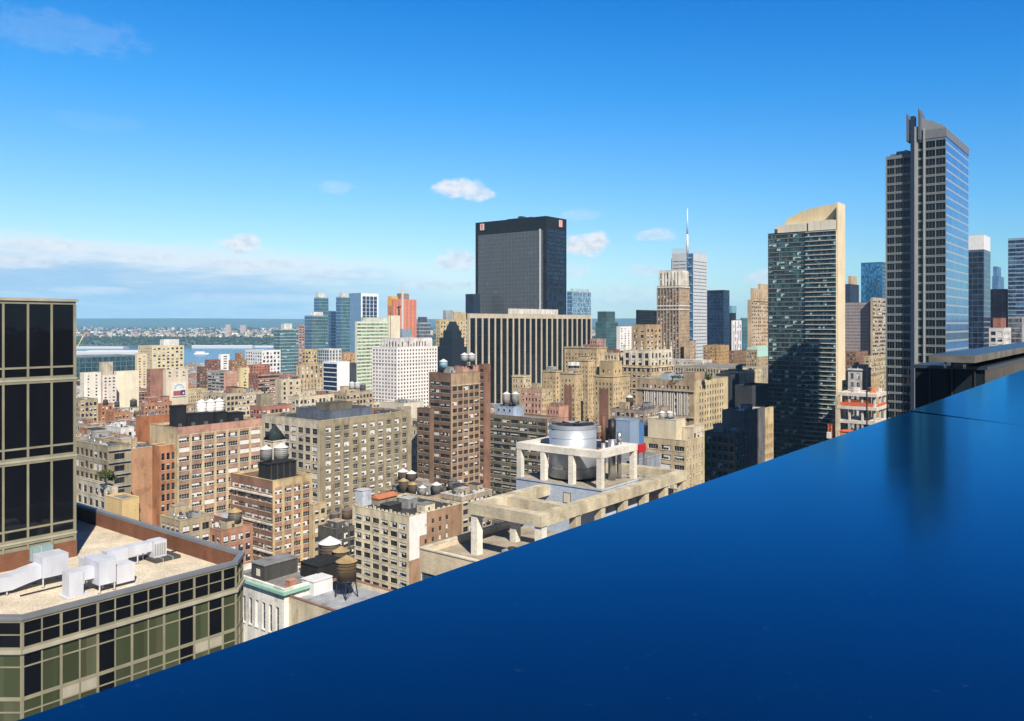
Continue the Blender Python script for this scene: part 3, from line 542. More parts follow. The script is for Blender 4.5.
B('glass_tower', 'slim blue glass tower with pale lantern, right of the pair', 336, 341, 350, 297, 1700, L='curtain', R='curtain', wm=W_((.26,.36,.44)), Lk=dict(bw=6, fh=7, wh=6, gl=G_BLUE), Rk=dict(bw=6, fh=7, wh=6, gl=G_TEAL), cl=0, tiers=[dict(x=(339,342,348.5), y=292.5, dd=8, wm=W_((.62,.66,.64)), n='lantern')])
B('glass_tower', 'wide blue tower with a plain blue flank and white-framed navy front', 349, 361, 378.5, 293, 1900, L=None, R='grid', wm=W_((.16,.28,.44), .1), Rk=dict(wall=W_((.74,.76,.78), .05), span=W_((.4,.5,.6)), bw=11, pw=1.4, fh=9, wh=7.6, m=4, top=7, gl=G_NAVY, n=3, wv=(1,0,0,0,0,0,0,0)), cl=0)
B('tower_under_construction', 'orange-netted tower under construction with a yellow top corner', 387.5, 393.5, 416.5, 299, 1500, L='ribbon', R='vert', wm=W_((.62,.24,.15), .15), Lk=dict(fh=7, wh=3, bw=10, gl=paint((.55,.25,.1)), wv=(1,0,0,0,0,0,0,0)), Rk=dict(bw=9, pw=5, fh=7, wh=5.6, pil=0, gl=paint((.5,.17,.11)), wv=(1,0,0,0,0,0,0,0)), cl=0,
  tiers=[dict(x=(387.6,391.5,398), y=296.5, dd=3, z0=306, wm=paint((.75,.36,.04), .7), n='hoarding'), dict(x=(397,400,409), y=293.5, dd=18, wm=W_((.3,.2,.15)), n='core')])
B('grey_tower', 'blue-grey office tower with dark top right of the orange tower', 415, 419.5, 430.5, 322.5, 1600, L='curtain', R='curtain', wm=W_((.34,.38,.42)), Lk=dict(bw=6, fh=7, wh=5, gl=G_GREY), Rk=dict(bw=6, fh=7, wh=5, gl=G_GREY), cl=0, tiers=[dict(x=(418,420.5,427), y=317, dd=8, wm=W_((.08,.09,.12)), n='plant_floor')])
B('small_block', 'small blue-grey block behind the white gridded office', 399, 402, 412, 329, 1200, L=None, R=None, wm=W_((.28,.35,.42)), cl=0)
# --- Penn group
B('black_tower', 'black skyscraper with grey glare painted into its glass front and two numbered sign boxes', 475.5, 546, 566.5, 216, 1000, L='curtain', R='curtain', wm=W_((.012,.014,.020)), roof=TAR,
  Lk=dict(bw=5.5, pw=.3, fh=5.2, wh=4.95, sill=.12, m=4.5, top=16.5, gl=glass((.115,.12,.125), .35, .24, lo=.85, hi=1.15), bl=G_GREY, wv=(8,1,1,0,0,0,0,6), fr=FR_G), Rk=dict(bw=5, pw=1.2, fh=5.2, wh=3.6, m=2, top=14, gl=G_NAVY, bl=G_NAVY), cl=0)  # front glass lightened in colour to imitate glare; the side stays navy
B('black_annex', 'navy annex at the left foot of the black skyscraper', 465.5, 473, 480, 294, 1030, L=None, R=None, wm=W_((.02,.035,.07)), cl=0)
B('finned_slab', 'long office slab with pale vertical fins over dark glass', 467, 468.5, 591.5, 313.5, 760, L=None, R='vert', wm=W_((.50,.445,.35), .15), roof=RGREY, Rk=dict(fh=8, bw=9.3, pw=1.55, wh=7.96, sill=.02, m=1.0, pil=.7, top=4.2, gl=G_BLK, fr=FR_D, n=2, wv=(1,0,0,0,0,0,0,0), span=W_((.02,.02,.022))), cl=0,
  tiers=[dict(x=(508,510,558), y=308.6, dd=57, wm=W_((.66,.63,.58)), n='plant_floor')])
B('stepped_stone_block', 'tan stone block with grey roof house behind the dark peaked shadow block', 436, 440, 471, 319.5, 960, L='punch', R='pair', wm=W_((.58,.47,.28)), roof=RTAN, Rk=dict(bw=5, pw=2.6, fh=4.4), cl=0, tiers=[dict(x=(443,446,453), y=310.5, dd=10, wm=W_((.36,.38,.40)), n='roof_house'), dict(x=(452,454,466), y=312, dd=22, wm=W_((.52,.42,.26)), n='roof_house')])
B('blue_glass_tower', 'pale blue glass tower right of the black skyscraper', 567, 572, 591, 291, 1450, L='curtain', R='curtain', wm=W_((.40,.52,.60)), Lk=dict(bw=6, fh=7, wh=6.2, gl=G_BLUE), Rk=dict(bw=6, fh=9, wh=8.4, gl=G_SKY, bl=G_SKY), cl=0, tiers=[dict(x=(571,573,589), y=288.8, dd=6, wm=W_((.5,.58,.62)), n='plant_floor')])
B('teal_glass_block', 'dark teal glass block with slanted shoulder near the gothic block', 595.5, 606, 618, 322, 1100, L='curtain', R='curtain', wm=W_((.10,.18,.20)), Lk=dict(bw=5, fh=4.4, wh=3.8, gl=G_TEAL), Rk=dict(bw=5, fh=4.4, wh=3.8, gl=G_TEAL), cl=0, tiers=[dict(x=(597.5,606.5,615), y=311.5, dd=5, wm=W_((.07,.11,.12)), n='upper_block', L='curtain', k=dict(gl=G_TEAL))])
B('white_block', 'white block just right of the dark teal glass block', 616.5, 620, 634, 326.5, 1020, L=None, R='apt', wm=W_((.76,.75,.74), .1), Rk=dict(bw=8, pw=5), cl=0)
B('brick_block', 'reddish block with pale rooftop in front of the dark teal glass block', 590, 597, 606, 339, 820, L='punch', R='punch', wm=W_((.45,.28,.24)), cl=0)
B('black_block', 'plain black office block behind the gothic block', 636, 638.5, 658, 310, 1100, L=None, R='curtain', wm=W_((.012,.016,.025)), Rk=dict(gl=G_BLK, bl=G_BLK, fr=FR_D), cl=0)
B('crowned_tower', 'brown brick tower with banded white stone crown', 657, 679.5, 689.5, 285.5, 900, L='vert', R='punch', wm=W_((.36,.275,.20)), roof=RTAN, Lk=dict(fh=4.1, bw=3.9, pw=1.7, pil=.5, wh=2.6, span=W_((.24,.17,.12)), beltm=W_((.7,.66,.58)), belt=(0, 5, 6), belth=1.6, beltd=.7), Rk=dict(fh=4.1, bw=3.4, pw=2.2, wall=W_((.44,.33,.22)), beltm=W_((.7,.66,.58)), belt=(0, 5, 6), belth=1.6, beltd=.7), cl=0,
  tiers=[dict(x=(659,679.5,688), y=270, dd=3, L='vert', n='crown', wm=W_((.72,.68,.60)), k=dict(bw=4, pw=2, fh=8, wh=6.6, pil=.7, top=1.6))])
B('brown_annex', 'low brown annex with pale roof hut beside the white-crowned tower', 684, 690, 696, 341, 890, L=None, R='punch', wm=W_((.44,.33,.22)), cl=0)
B('dark_glass_tower', 'navy glass tower with chamfered edge right of the masted tower', 707, 723.5, 729.5, 290, 1250, L='curtain', R='curtain', wm=W_((.02,.035,.075)), Lk=dict(bw=5, fh=5, wh=4.4, gl=G_NAVY, bl=G_NAVY), Rk=dict(bw=5, fh=5, wh=4.4, gl=G_NAVY, bl=G_NAVY), cl=0)
B('dark_glass_tower', 'shorter black tower with teal top behind the striped white block', 728, 731.5, 736, 313, 1350, L=None, R=None, wm=W_((.015,.02,.035)), cl=0, tiers=[dict(x=(728,732,736.5), y=306, dd=3, wm=paint((.16,.36,.44), .2), n='glass_top')])
B('striped_white_block', 'white block with violet and navy vertical stripes', 731.5, 733, 741.5, 320.5, 1000, L=None, R='vert', wm=W_((.78,.78,.80), .08), Rk=dict(bw=5, pw=2.2, fh=8, wh=7.9, sill=.05, pil=0, gl=paint((.09,.07,.16), .4), n=1, top=1), cl=0)
B('teal_slab', 'teal glass slab right of the striped white block', 740.5, 742.5, 750, 318, 1120, L=None, R='curtain', wm=W_((.08,.22,.25)), Rk=dict(bw=6, fh=5, wh=4.4, gl=G_TEAL), cl=0)
B('deco_tower', 'tan art deco tower with shaded flank left of the dark glass apartment tower', 747.5, 751.5, 776, 300, 860, L=None, R='grid', wm=W_((.55,.42,.28)), Lk={}, Rk=dict(fh=3.9, bw=5.2, pw=2.2, wh=1.9, gl=G_DARK), cl=0, tiers=[dict(x=(750.5,754,776), y=288.5, dd=3, L=None, R='vert', n='upper_block', k=dict(bw=5, pw=3.4, fh=9, wh=7)), dict(x=(758,760,776), y=284, dd=22, z0=289, n='top_storey')])
# --- behind and between the two big glass towers
B('small_tower', 'navy slab with tan cap right of the dark glass apartment tower', 844, 850, 859, 284, 1250, L=None, R=None, wm=W_((.03,.05,.09)), cl=0, tiers=[dict(x=(848,851,857), y=276, dd=5, wm=W_((.55,.42,.26)), n='cap')])
B('blue_glass_block', 'bright blue glass block behind the beige striped slab', 861, 882, 892, 262, 1300, L='curtain', R='curtain', wm=W_((.06,.12,.2)), Lk=dict(bw=6, fh=6, wh=5.6, gl=glass((.04,.19,.36), .5)), Rk=dict(bw=6, fh=6, gl=G_BLUE), cl=0)
B('mauve_slab', 'plain mauve-grey slab left of the beige striped slab', 838, 869.5, 873, 302.5, 900, L='curtain', R=None, wm=W_((.33,.285,.285), .1), Lk=dict(bw=3.4, fh=3.6, wh=2.2, sill=.7, gl=glass((.21,.185,.19), .1, .4, lo=.8, hi=1.2), bl=MATS[('wall', MAUVE, .3)] if ('wall', MAUVE, .3) in MATS else W_(MAUVE), fr=FR_G), cl=0)
B('striped_slab', 'beige slab with dark window bands left of the tall silver-banded tower', 870.5, 873, 892, 297.5, 890, L=None, R='ribbon', wm=W_((.50,.42,.31)), Rk=dict(fh=4.4, wh=2.2), cl=0)
B('brown_block', 'brown low block under the mauve slab', 846, 856, 868, 352, 780, L='punch', R='punch', wm=W_((.26,.155,.11)), cl=1)
B('tan_block', 'pale tan block right of the white gridded old house', 864, 870, 888, 357, 650, L='punch', R='grid', wm=W_((.55,.45,.29)), roof=RTAN, cl=1)
B('old_house', 'grey old house with white window surrounds above the concrete frame', 848, 862, 871, 369, 470, L='grid', R='grid', wm=W_((.62,.60,.60)), Lk=dict(bw=4.4, pw=2.2, fh=5.2, wh=3.2, gl=G_GREY), Rk=dict(bw=4, pw=2, fh=5.2, wh=3.2, gl=G_GREY), cl=1, cor=(.5,.6,W_((.7,.7,.7))))
B('tan_block', 'low golden tan block behind the grey old house', 842, 850, 880, 381, 540, L='punch', R='punch', wm=W_((.52,.40,.24)), roof=RTAN, cl=2)
B('white_topped_tower', 'dark blue glass tower with blank white top right of the silver-banded tower', 955, 984, 990.5, 249.5, 640, L='curtain', R='curtain', wm=W_((.10,.14,.2)), Lk=dict(fh=4.2, bw=4, wh=3.9, sill=.2, pw=.12, gl=glass((.01,.022,.05), .15), bl=G_BLUE, wv=(1,0,0,0,0,0,0,0)), Rk=dict(fh=4.2, bw=4, gl=G_NAVY, wall=W_((.2,.24,.3))), cl=0,
  tiers=[dict(x=(955,984,990.3), y=234.5, dd=.3, z0=249.7, wm=paint((.72,.73,.75), .5), n='blank_top')])
B('far_blue_tower', 'slim far blue tower with stepped top beyond the white-topped tower', 992, 998, 1004, 276, 1500, L=None, R=None, wm=W_((.10,.22,.40)), cl=0, tiers=[dict(x=(993,997,1001), y=266.5, dd=5, n='upper_block')])
B('mauve_slab', 'dark mauve slab with a pinkish roof below the far blue tower', 989, 1006, 1013, 289, 1000, L=None, R=None, wm=W_((.22,.15,.17)), cl=0)
B('leaning_glass_tower', 'banded blue glass tower cut by the right edge of the view', 1008, 1040, 1075, 237, 900, L='ribbon', R='curtain', wm=W_((.26,.36,.48)), Lk=dict(fh=4.6, wh=3.4, sill=.6, gl=G_NAVY, bl=G_BLUE), Rk=dict(gl=G_BLUE), cl=0)
B('white_grid_block', 'white framed block with red-brown roof house below the mauve slab', 989, 1004, 1011, 328, 560, L='grid', R='grid', wm=W_((.70,.69,.68)), Lk=dict(fh=4.4, bw=5, pw=1.4, wh=2.6, n=2), Rk=dict(fh=4.4), roof=RBRN, cl=0, tiers=[dict(x=(993,1001,1006), y=318, dd=5, wm=W_((.33,.15,.11)), n='roof_house')])
B('grey_block', 'grey concrete block beside the white framed block', 1008, 1022, 1040, 316.5, 640, L='curtain', R=None, wm=W_((.36,.37,.39)), Lk=dict(gl=G_GREY, bw=4), cl=0)
# --- exhibition hall by the river
B('exhibition_hall', 'long dark glass exhibition hall with pale roof by the river', 40, 60, 138, 357.5, 1450, L=None, R='grid', wm=W_((.12,.19,.22)), roof=RGREY, Rk=dict(bw=11, pw=1, fh=9, wh=8, sill=.5, gl=glass((.03,.07,.085), .2), top=1.5, n=4, wv=(8,1,0,0,0,0,0,3)), cl=0)

B('loft_building', 'tan loft carrying three domed grey tanks right of the white end wall', 328, 346, 373, 393, 560, L='pair', R='pair', wm=W_((.50, .41, .28)), roof=RTAN, cl=1)

# ---- the low blocks between the landmarks
REFS = [(160, 346, 'the wide cream block'), (157, 380, 'the plum brown slab'), (215, 380, 'the grey striped slab'), (262, 385, 'the banded red block'), (306, 372, 'the classical tower'), (344, 375, 'the white end wall'),
        (405, 375, 'the white gridded office'), (450, 425, 'the brown tower loft'), (365, 440, 'the big tan block'), (585, 395, 'the hotel wings'), (650, 360, 'the gothic block'), (690, 410, 'the classical block'), (800, 350, 'the dark apartment tower'),
        (860, 405, 'the concrete frame'), (210, 415, 'the three white tanks'), (118, 405, 'the orange tenements'), (85, 430, 'the dark glass tower'), (525, 395, 'the pink party wall'), (740, 440, 'the shaded blocks'), (300, 400, 'the cream penthouse loft'), (515, 450, 'the banded loft'), (95, 385, 'the white slabs'), (180, 380, 'the billboard')]
def infill():
    r = random.Random(21); bx = np.array(BOXES); cand = []
    for iu in range(-10, 80):
        for iv in range(-60, 60):
            u = iu*34+(iu//4)*16+r.uniform(0, 4); v = iv*30+(iv//2)*15+r.uniform(0, 3); x, y = xy(u+13, v+12)
            if y < 470 or y > 1250: continue
            px = CX+F*x/y
            if px < 40 or px > 1060: continue
            a, b = r.uniform(17, 30), r.uniform(15, 26)
            if ((bx[:, 0] < u+a+2) & (bx[:, 3] > u-2) & (bx[:, 1] < v+b+2) & (bx[:, 4] > v-2)).any(): continue
            cap = ((406 if y < 760 else 384) if px < 300 else 398 if px < 440 else 404 if px < 600 else 386 if px < 760 else 372)+r.random()**1.2*26
            if 700 < px < 890 and y < 620: continue
            if y < 620: cap += 14
            z = min(H-(cap-HY)/F*y, 78)
            if z < 6: continue
            cand.append((u, v, a, b, z, x, y, px))
    n0 = len(BOXES)
    for c in cand: BOXES.append((c[0], c[1], 0, c[0]+c[2], c[1]+c[3], c[4]))
    names = [('cream', CREAM), ('tan', TAN), ('red brick', (.38, .19, .13)), ('brown brick', BROWN), ('grey', (.36, .34, .31)), ('pale stone', (.52, .46, .36)), ('orange brick', ORANGE), ('white', (.66, .64, .60)), ('olive', OLIVE), ('rust', (.36, .18, .10))]
    roofs = [('black', TAR), ('grey', RGREY), ('silver', SILV), ('tan', RTAN), ('brown', RBRN)]; used = set()
    for (u, v, a, b, z, x, y, px) in cand:
        pts = []
        for i in range(5):
            for zz in (z-.3, z-4, z-9): pts.append((*xy(u+a*i/4, v-.05), zz)); pts.append((*xy(u-.05, v+b*i/4), zz))
        seen = int(visible(pts).sum())
        if seen < 2: REST.append((u, v, a, b, z)); continue
        nx, ny = xy(u, v); py = HY+(H-z)*F/y; ref = min(REFS, key=lambda q: (q[0]-px)**2+2*(q[1]-py)**2)
        for _ in range(60):
            (cn, cc), (rn, rm) = r.choice(names), r.choice(roofs); rel = 'left of' if px < ref[0]-14 else 'right of' if px > ref[0]+14 else 'just behind' if py < ref[1] else 'at the foot of'
            lab = 'low %s loft with %s roof %s %s' % (cn, rn, rel, ref[2])
            if lab not in used: break
        used.add(lab); cc = tuple(min(.7, k*r.uniform(.85, 1.1)) for k in cc); stl = r.choice(['pair', 'punch', 'loft', 'pair'])
        s = dict(name='loft_building', label=lab, nx=nx, d=ny, a=a, b=b, h=z, L=sty(stl, ac=True, fr=r.choice([FR_W, FR_D, FR_B])), R=sty(stl, ac=True, fr=r.choice([FR_W, FR_D])), wm=wall(cc, .4), roof=rm, tiers=[], cat='building', cop=r.choice([None, wall(CREAM), wall(GREY)]), par=.9, cl=3 if ny < 720 else 2, zb=0, group='low lofts between the landmarks', cor=None, post=None, limit=60)
        SPECS.append(s)
        tl = '%s water tank on the %s' % (r.choice(['dark', 'brown', 'weathered']), lab)
        if len(tl.split()) <= 16 and ny < 900 and r.random() < .7: TANKS.append((tl, *xy(u+a*r.uniform(.3, .7), v+b*r.uniform(.4, .8)), z-.9))
TANKS = []
REST = []
# ------------------------------------------------------------------ hand-built things
def local(nx, ny): return Matrix.Translation((nx, ny, 0)) @ Matrix.Rotation(RZ, 4, 'Z')
FRM = paint((.25, .24, .17), .45, 0, .22); FRM_L = paint((.37, .35, .28), .5, 0, .2); COPE = paint((.20, .215, .24), .5, .2)
G_GREEN = glass((.05, .062, .034), .0, .12, cell=(1.45, 1.45, 30), lo=.7, hi=1.35); G_GREENB = glass((.075, .082, .05), .0, .2, cell=(.7, .7, 30), lo=.6, hi=1.3)

def pane_obj(name, w, h, mat, root, loc, rz):
    key = ('pane', round(w, 2), round(h, 2), id(mat))
    if key not in WT:
        mb = MB(); mb.box(-w/2, w/2, .0, .03, 0, h, mat); WT[key] = mb.mesh(name)
    return link(name, WT[key], root, loc, rz)

def podium():
    nx, ny = -39.1, 66.0; zt = 101.5; zd = 99.7
    root = thing('office_podium', 'low glass office wing with beige grid frame and a gravel roof', 'building', (nx, ny, 0), RZ)
    P = [(-3.7, 4.7), (0, 0), (19.4, 0), (21.7, 2.3), (21.7, 41), (-3.7, 41)]
    mb = MB(); fr = MB(); t = .45
    # courses below the coping: (top, bottom, is window row)
    rows = [(.44, 1.37), (1.45, 2.42)]; rows2 = []
    z = 3.08
    for k in range(9): rows2 += [(z, z+.86), (z+.97, z+3.32)]; z += 3.62
    allr = rows+rows2; depth = z
    def edge(a, b, n, seed):
        L = math.hypot(b[0]-a[0], b[1]-a[1]); dx, dy = (b[0]-a[0])/L, (b[1]-a[1])/L; rz = math.atan2(dy, dx)
        T = lambda s, o, zz: (a[0]+dx*s-dy*o*-1*-1, a[1]+dy*s+dx*o, zz)   # o runs inward
        def q(s0, s1, za, zb, mat, o=0.0): mb.face([T(s0,o,za), T(s1,o,za), T(s1,o,zb), T(s0,o,zb)], mat)
        def bx(s0, s1, o0, o1, za, zb, mat):
            c = [T(s0,o0,za), T(s1,o0,za), T(s1,o1,za), T(s0,o1,za), T(s0,o0,zb), T(s1,o0,zb), T(s1,o1,zb), T(s0,o1,zb)]
            for f in ((0,1,5,4),(1,2,6,5),(2,3,7,6),(3,0,4,7),(4,5,6,7),(3,2,1,0)): fr.face([c[j] for j in f], mat)
        # solid core just behind the panes
        q(0, L, 0, zt-.05, FRM, .12)
        bw = L/n
        for i in range(n+1):
            w = .10 if (i % 2 == 0 or n < 4) else .05
            if i in (0, n): w = .14
            bx(max(0, i*bw-w), min(L, i*bw+w), -.03, .119, zt-depth, zt-.3, FRM)
        bx(0, L, -.06, .119, zt-.42, zt-.02, FRM)
        ys = [0]+[r for rr in allr for r in rr]
        for k in range(1, len(allr)):
            za, zb = allr[k-1][1], allr[k][0]
            if k == 2: continue
            bx(.0, L, -.012, .118, zt-zb+.0, zt-za, FRM)
        bx(0, L, -.02, .117, zt-2.62, zt-2.42, FRM); bx(-.05, L+.05, -.2, .116, zt-2.9, zt-2.625, FRM_L); bx(0, L, -.05, .115, zt-3.06, zt-2.905, FRM)
        for k, (ra, rb) in enumerate(allr):
            for i in range(n):
                g = G_BLK
                if k >= 2:
                    par = (k-2) % 2; lev = (k-2)//2; j = (i*7+seed+lev*3)
                    g = G_BLK if (i % 5 == 4 or j % 11 == 0) else (G_GREENB if j % 4 == 1 else G_GREEN)
                    if lev >= 1 and n > 4 and i in (2, 3, 10, 11) and par == 0: g = None
                if g is None: bx(i*bw+.11, (i+1)*bw-.06, .0, .114, zt-rb, zt-ra, FRM_L); continue
                c = T((i+.5)*bw, .06, zt-rb); pane_obj('window', bw-.08, rb-ra, g, root, c, rz)
    global PANES_ON; PANES_ON = True
    edge(P[0], P[1], 1, 2); edge(P[1], P[2], 13, 0); edge(P[2], P[3], 2, 5)
    for a, b in ((P[3], P[4]), (P[4], P[5]), (P[5], P[0])): mb.face([(*a, 0), (*b, 0), (*b, zt-.05), (*a, zt-.05)], FRM)
    mb.build('wall', root); fr.build('frame', root)
    # coping and inner parapet
    cx, cy = 9, 20
    def inset(p, k): 
        v = Vector((cx-p[0], cy-p[1])).normalized(); return (p[0]+(1 if p[0] < cx else -1)*k, p[1]+(1 if p[1] < cy else -1)*k)
    Pi = [(-3.25, 4.86), (.17, .42), (19.24, .42), (21.3, 2.48), (21.3, 40.6), (-3.25, 40.6)]; Po = [(-3.85, 4.6), (-.07, -.15), (19.5, -.15), (21.85, 2.2), (21.85, 41.15), (-3.85, 41.15)]
    cb = MB(); ib = MB(); BRK = W_((.20, .09, .055), .3)
    for j in range(6):
        k = (j+1) % 6
        cb.face([(*Po[j], zt+.12), (*Po[k], zt+.12), (*Pi[k], zt+.12), (*Pi[j], zt+.12)], COPE); cb.face([(*Po[j], zt-.22), (*Po[k], zt-.22), (*Po[k], zt+.12), (*Po[j], zt+.12)], COPE)
        cb.face([(*Pi[k], zt-.2), (*Pi[j], zt-.2), (*Pi[j], zt+.12), (*Pi[k], zt+.12)], COPE)
        cb.face([(*Pi[k], zt-.22), (*Po[k], zt-.22), (*Po[j], zt-.22), (*Pi[j], zt-.22)], COPE)
        q = [(p[0]+(.15 if p[0] > 10 else -.15)*-.3, p[1]) for p in Pi]
        ib.face([(*Pi[k], zd-.1), (*Pi[j], zd-.1), (*Pi[j], zt-.21), (*Pi[k], zt-.21)], BRK)
    cb.build('coping', root); ib.build('parapet', root)
    rb = MB(); rb.face([(*p, zd) for p in Pi], GRAV); rb.build('roof', root)
    BOXES.append((uv(nx, ny)[0]-3.7, uv(nx, ny)[1]+2, 0, uv(nx, ny)[0]+21.7, uv(nx, ny)[1]+41, zt))
    # dark tower standing on it
    r2 = thing('dark_glass_office_tower', 'near black glass office tower with beige grid rising from the gravel roof', 'building', (nx, ny, 0), RZ)
    u0, u1, v0, v1 = -3.2, 13.5, 21.3, 40.2; top = 125+24*89.8/F; wb = MB(); fb = MB()
    for f in (((u0,v0),(u1,v0)), ((u1,v0),(u1,v1)), ((u1,v1),(u0,v1)), ((u0,v1),(u0,v0))): wb.face([(*f[0],zd-.5),(*f[1],zd-.5),(*f[1],top-.3),(*f[0],top-.3)], FRM)
    wb.build('wall', r2)
    rr = MB(); rr.box(u0-.25, u1+.25, v0-.25, v1+.25, top-.3, top, FRM_L, RGREY); rr.box(u0-.05, u1+.05, v0-.1, v1+.05, top-.62, top-.303, FRM); rr.build('roof', r2)
    bb = MB(); bb.box(u0-.02, u1+.1, v0-.24, v0-.01, zd, zd+1.75, BRK); bb.box(u1+.01, u1+.12, v0, v1, zd, zd+1.75, BRK); bb.build('base_course', r2)
    bw = 2.33; n = 7; zz = top-.62; mods = []
    while zz-8.35 > zd-6: mods.append(zz); zz -= 8.35
    for mz in mods:
        for a, b, g in ((0, 6.55, 1), (6.75, 7.55, 1)):
            za, zb = max(mz-b, zd+1.78), mz-a
            if zb-za < .4: continue
            for i in range(n):
                x = u1-.12-(i+.5)*bw
                pane_obj('window', bw-.16, zb-za, G_BLK, r2, (x, v0-.05, za), 0)
        if mz-8.35 > zd+1.8: fb.box(u0, u1, v0-.16, v0-.002, mz-8.3, mz-7.6, FRM); fb.box(u0, u1+.12, v0-.22, v0-.161, mz-8.05, mz-7.85, FRM_L)
        if mz-6.75 > zd+1.8: fb.box(u0, u1, v0-.14, v0-.002, mz-6.75, mz-6.55, FRM)
    for i in range(n+1):
        x = u1-.12-i*bw; fb.box(x-.10, x+.10, v0-.17, v0-.003, zd+1.76, top-.625, FRM)
    fb.box(u1-.10, u1+.06, v0-.19, v0+.3, zd+1.76, top-.623, FRM); fb.build('frame', r2)
    uu, vv = uv(nx, ny); BOXES.append((uu+u0, vv+v0, zd, uu+u1, vv+v1, top))
    return nx, ny, zd

DUCT = paint((.50, .53, .60), .5, 0, .15); DUCT2 = paint((.54, .56, .61), .55, 0, .15)
def roof_ducts(nx, ny, zd):
    M = local(nx, ny).inverted()
    def P(px, py, z=0):
        d = (H-zd)/(py-HY)*F; p = M @ Vector(((px-CX)/F*d, d, 0)); return p.x, p.y
    def leg(root, x, y, z1):
        mb = MB(); mb.box(-.05, .05, -.05, .05, 0.0, z1-zd, DUCT2); mb.box(-.14, .14, -.14, .14, 0, .05, RGREY); mb.build('leg', root, (x, y, zd))
    def unit(label, name='air_duct'): return thing(name, label, 'air duct' if name == 'air_duct' else 'air unit', (nx, ny, 0), RZ)
    def bx(root, part, x0, x1, y0, y1, z0, z1, m=DUCT):
        mb = MB(); mb.box(x0, x1, y0, y1, zd+z0, zd+z1, m)
        s = .8; x = x0+s
        while x < x1-.2: mb.box(x-.02, x+.02, y0-.025, y1+.025, zd+z0-.02, zd+z1+.025, DUCT2); x += 1.1
        mb.build(part, root)
    # duct along the left edge, with a box on legs
    r = unit('white boxed duct with a leggy end unit at the foot of the dark tower'); x, y = P(43.5, 588); x2, y2 = P(66, 586)
    bx(r, 'end_box', x-.1, x+2.3, y, y+2.2, .9, 2.9); 
    for a, b in ((x, y+.1), (x+2.2, y+.1), (x, y+2.1), (x+2.2, y+2.1)): leg(r, a, b, zd+.9)
    mb = MB(); pts = [(x-7.5, 1.5), (x-5.5, 1.35), (x-4, 1.0), (x-2.6, .95), (x-1.2, 1.25), (x+.05, 1.45)]
    lo = [(a, zd+b-.55) for a, b in pts]; hi = [(a, zd+b+.75) for a, b in pts]
    mb.slab(lo+hi[::-1], y+.3, y+1.8, 'y', DUCT); mb.build('duct_run', r)
    for a in (x-6.5, x-3): leg(r, a, y+.5, zd+.65)
    r = unit('small teal grey condenser with fins behind the leggy white duct', 'condenser_unit'); x, y = P(33, 567); TE = paint((.22, .34, .36), .5)
    bx(r, 'casing', x, x+2.0, y, y+1.6, .5, 1.9, TE)
    for k in range(6): bx(r, 'fin', x-.15, x-.02, y+.1+k*.25, y+.2+k*.25, .55, 1.85, TE)
    # middle cluster
    r = unit('white duct cluster with upright box and arching run, nearest the front parapet'); x, y = P(69, 599)
    bx(r, 'upright_box', x, x+1.3, y, y+1.4, .15, 2.3); bx(r, 'cross_run', x+1.3, x+3.4, y+.2, y+1.3, 1.3, 2.35); bx(r, 'base_pad', x-.25, x+1.9, y-.2, y+1.7, .02, .14, DUCT2)
    leg(r, x+3.2, y+.3, zd+1.3); leg(r, x+3.2, y+1.2, zd+1.3)
    x, y = P(99, 594); bx(r, 'tall_box', x, x+1.6, y, y+3.0, .75, 2.95); 
    for a, b in ((x+.1, y+.1), (x+1.5, y+.1), (x+1.5, y+2.9), (x+.1, y+2.9)): leg(r, a, b, zd+.75)
    bx(r, 'side_box', x+1.6, x+3.6, y+.4, y+2.0, .35, 2.1, DUCT2)
    r = unit('white duct box with small red tag behind the arching white run'); x, y = P(85, 582); bx(r, 'box', x, x+1.7, y, y+1.4, .3, 2.2, DUCT2); bx(r, 'side_run', x+1.7, x+3.2, y+.2, y+1.2, .8, 1.9); bx(r, 'tag', x+.45, x+.8, y-.02, y+.0, 1.25, 1.33, paint((.6, .12, .06)))
    r = unit('long white duct run ending in a box on a dark kerb near the brick parapet'); x, y = P(107, 571)
    bx(r, 'end_box', x, x+2.2, y, y+1.2, .2, 1.9); bx(r, 'duct_run', x+2.2, x+4.7, y-.1, y+1.0, 1.0, 2.0); x2, y2 = P(150, 575)
    bx(r, 'far_box', x+4.7, x+6.1, y-.6, y+.9, .35, 2.1, DUCT2); bx(r, 'kerb', x+4.4, x+7.2, y-1.5, y+1.1, .02, .34, paint((.06, .06, .055), .8)); leg(r, x+3.2, y, zd+1.0); leg(r, x+4.2, y+.8, zd+1.0)
    for k in range(5): bx(r, 'grille', x+4.75+k*.26, x+4.9+k*.26, y-.64, y-.61, .6, 1.8, FR_G)
    t = MB()
    for (px, py, l) in ((20, 597, 5.5), (140, 560, 6)): q0 = P(px, py); t.bar((q0[0], q0[1], zd+.12), (q0[0]+l, q0[1]+.1, zd+.12), .07, DKMET, 6); t.bar((q0[0]+l, q0[1]+.1, zd), (q0[0]+l, q0[1]+.1, zd+.9), .07, DKMET, 6)
    pr = unit('thin dark pipe runs lying on the gravel roof', 'roof_pipe'); t.build('pipe', pr)

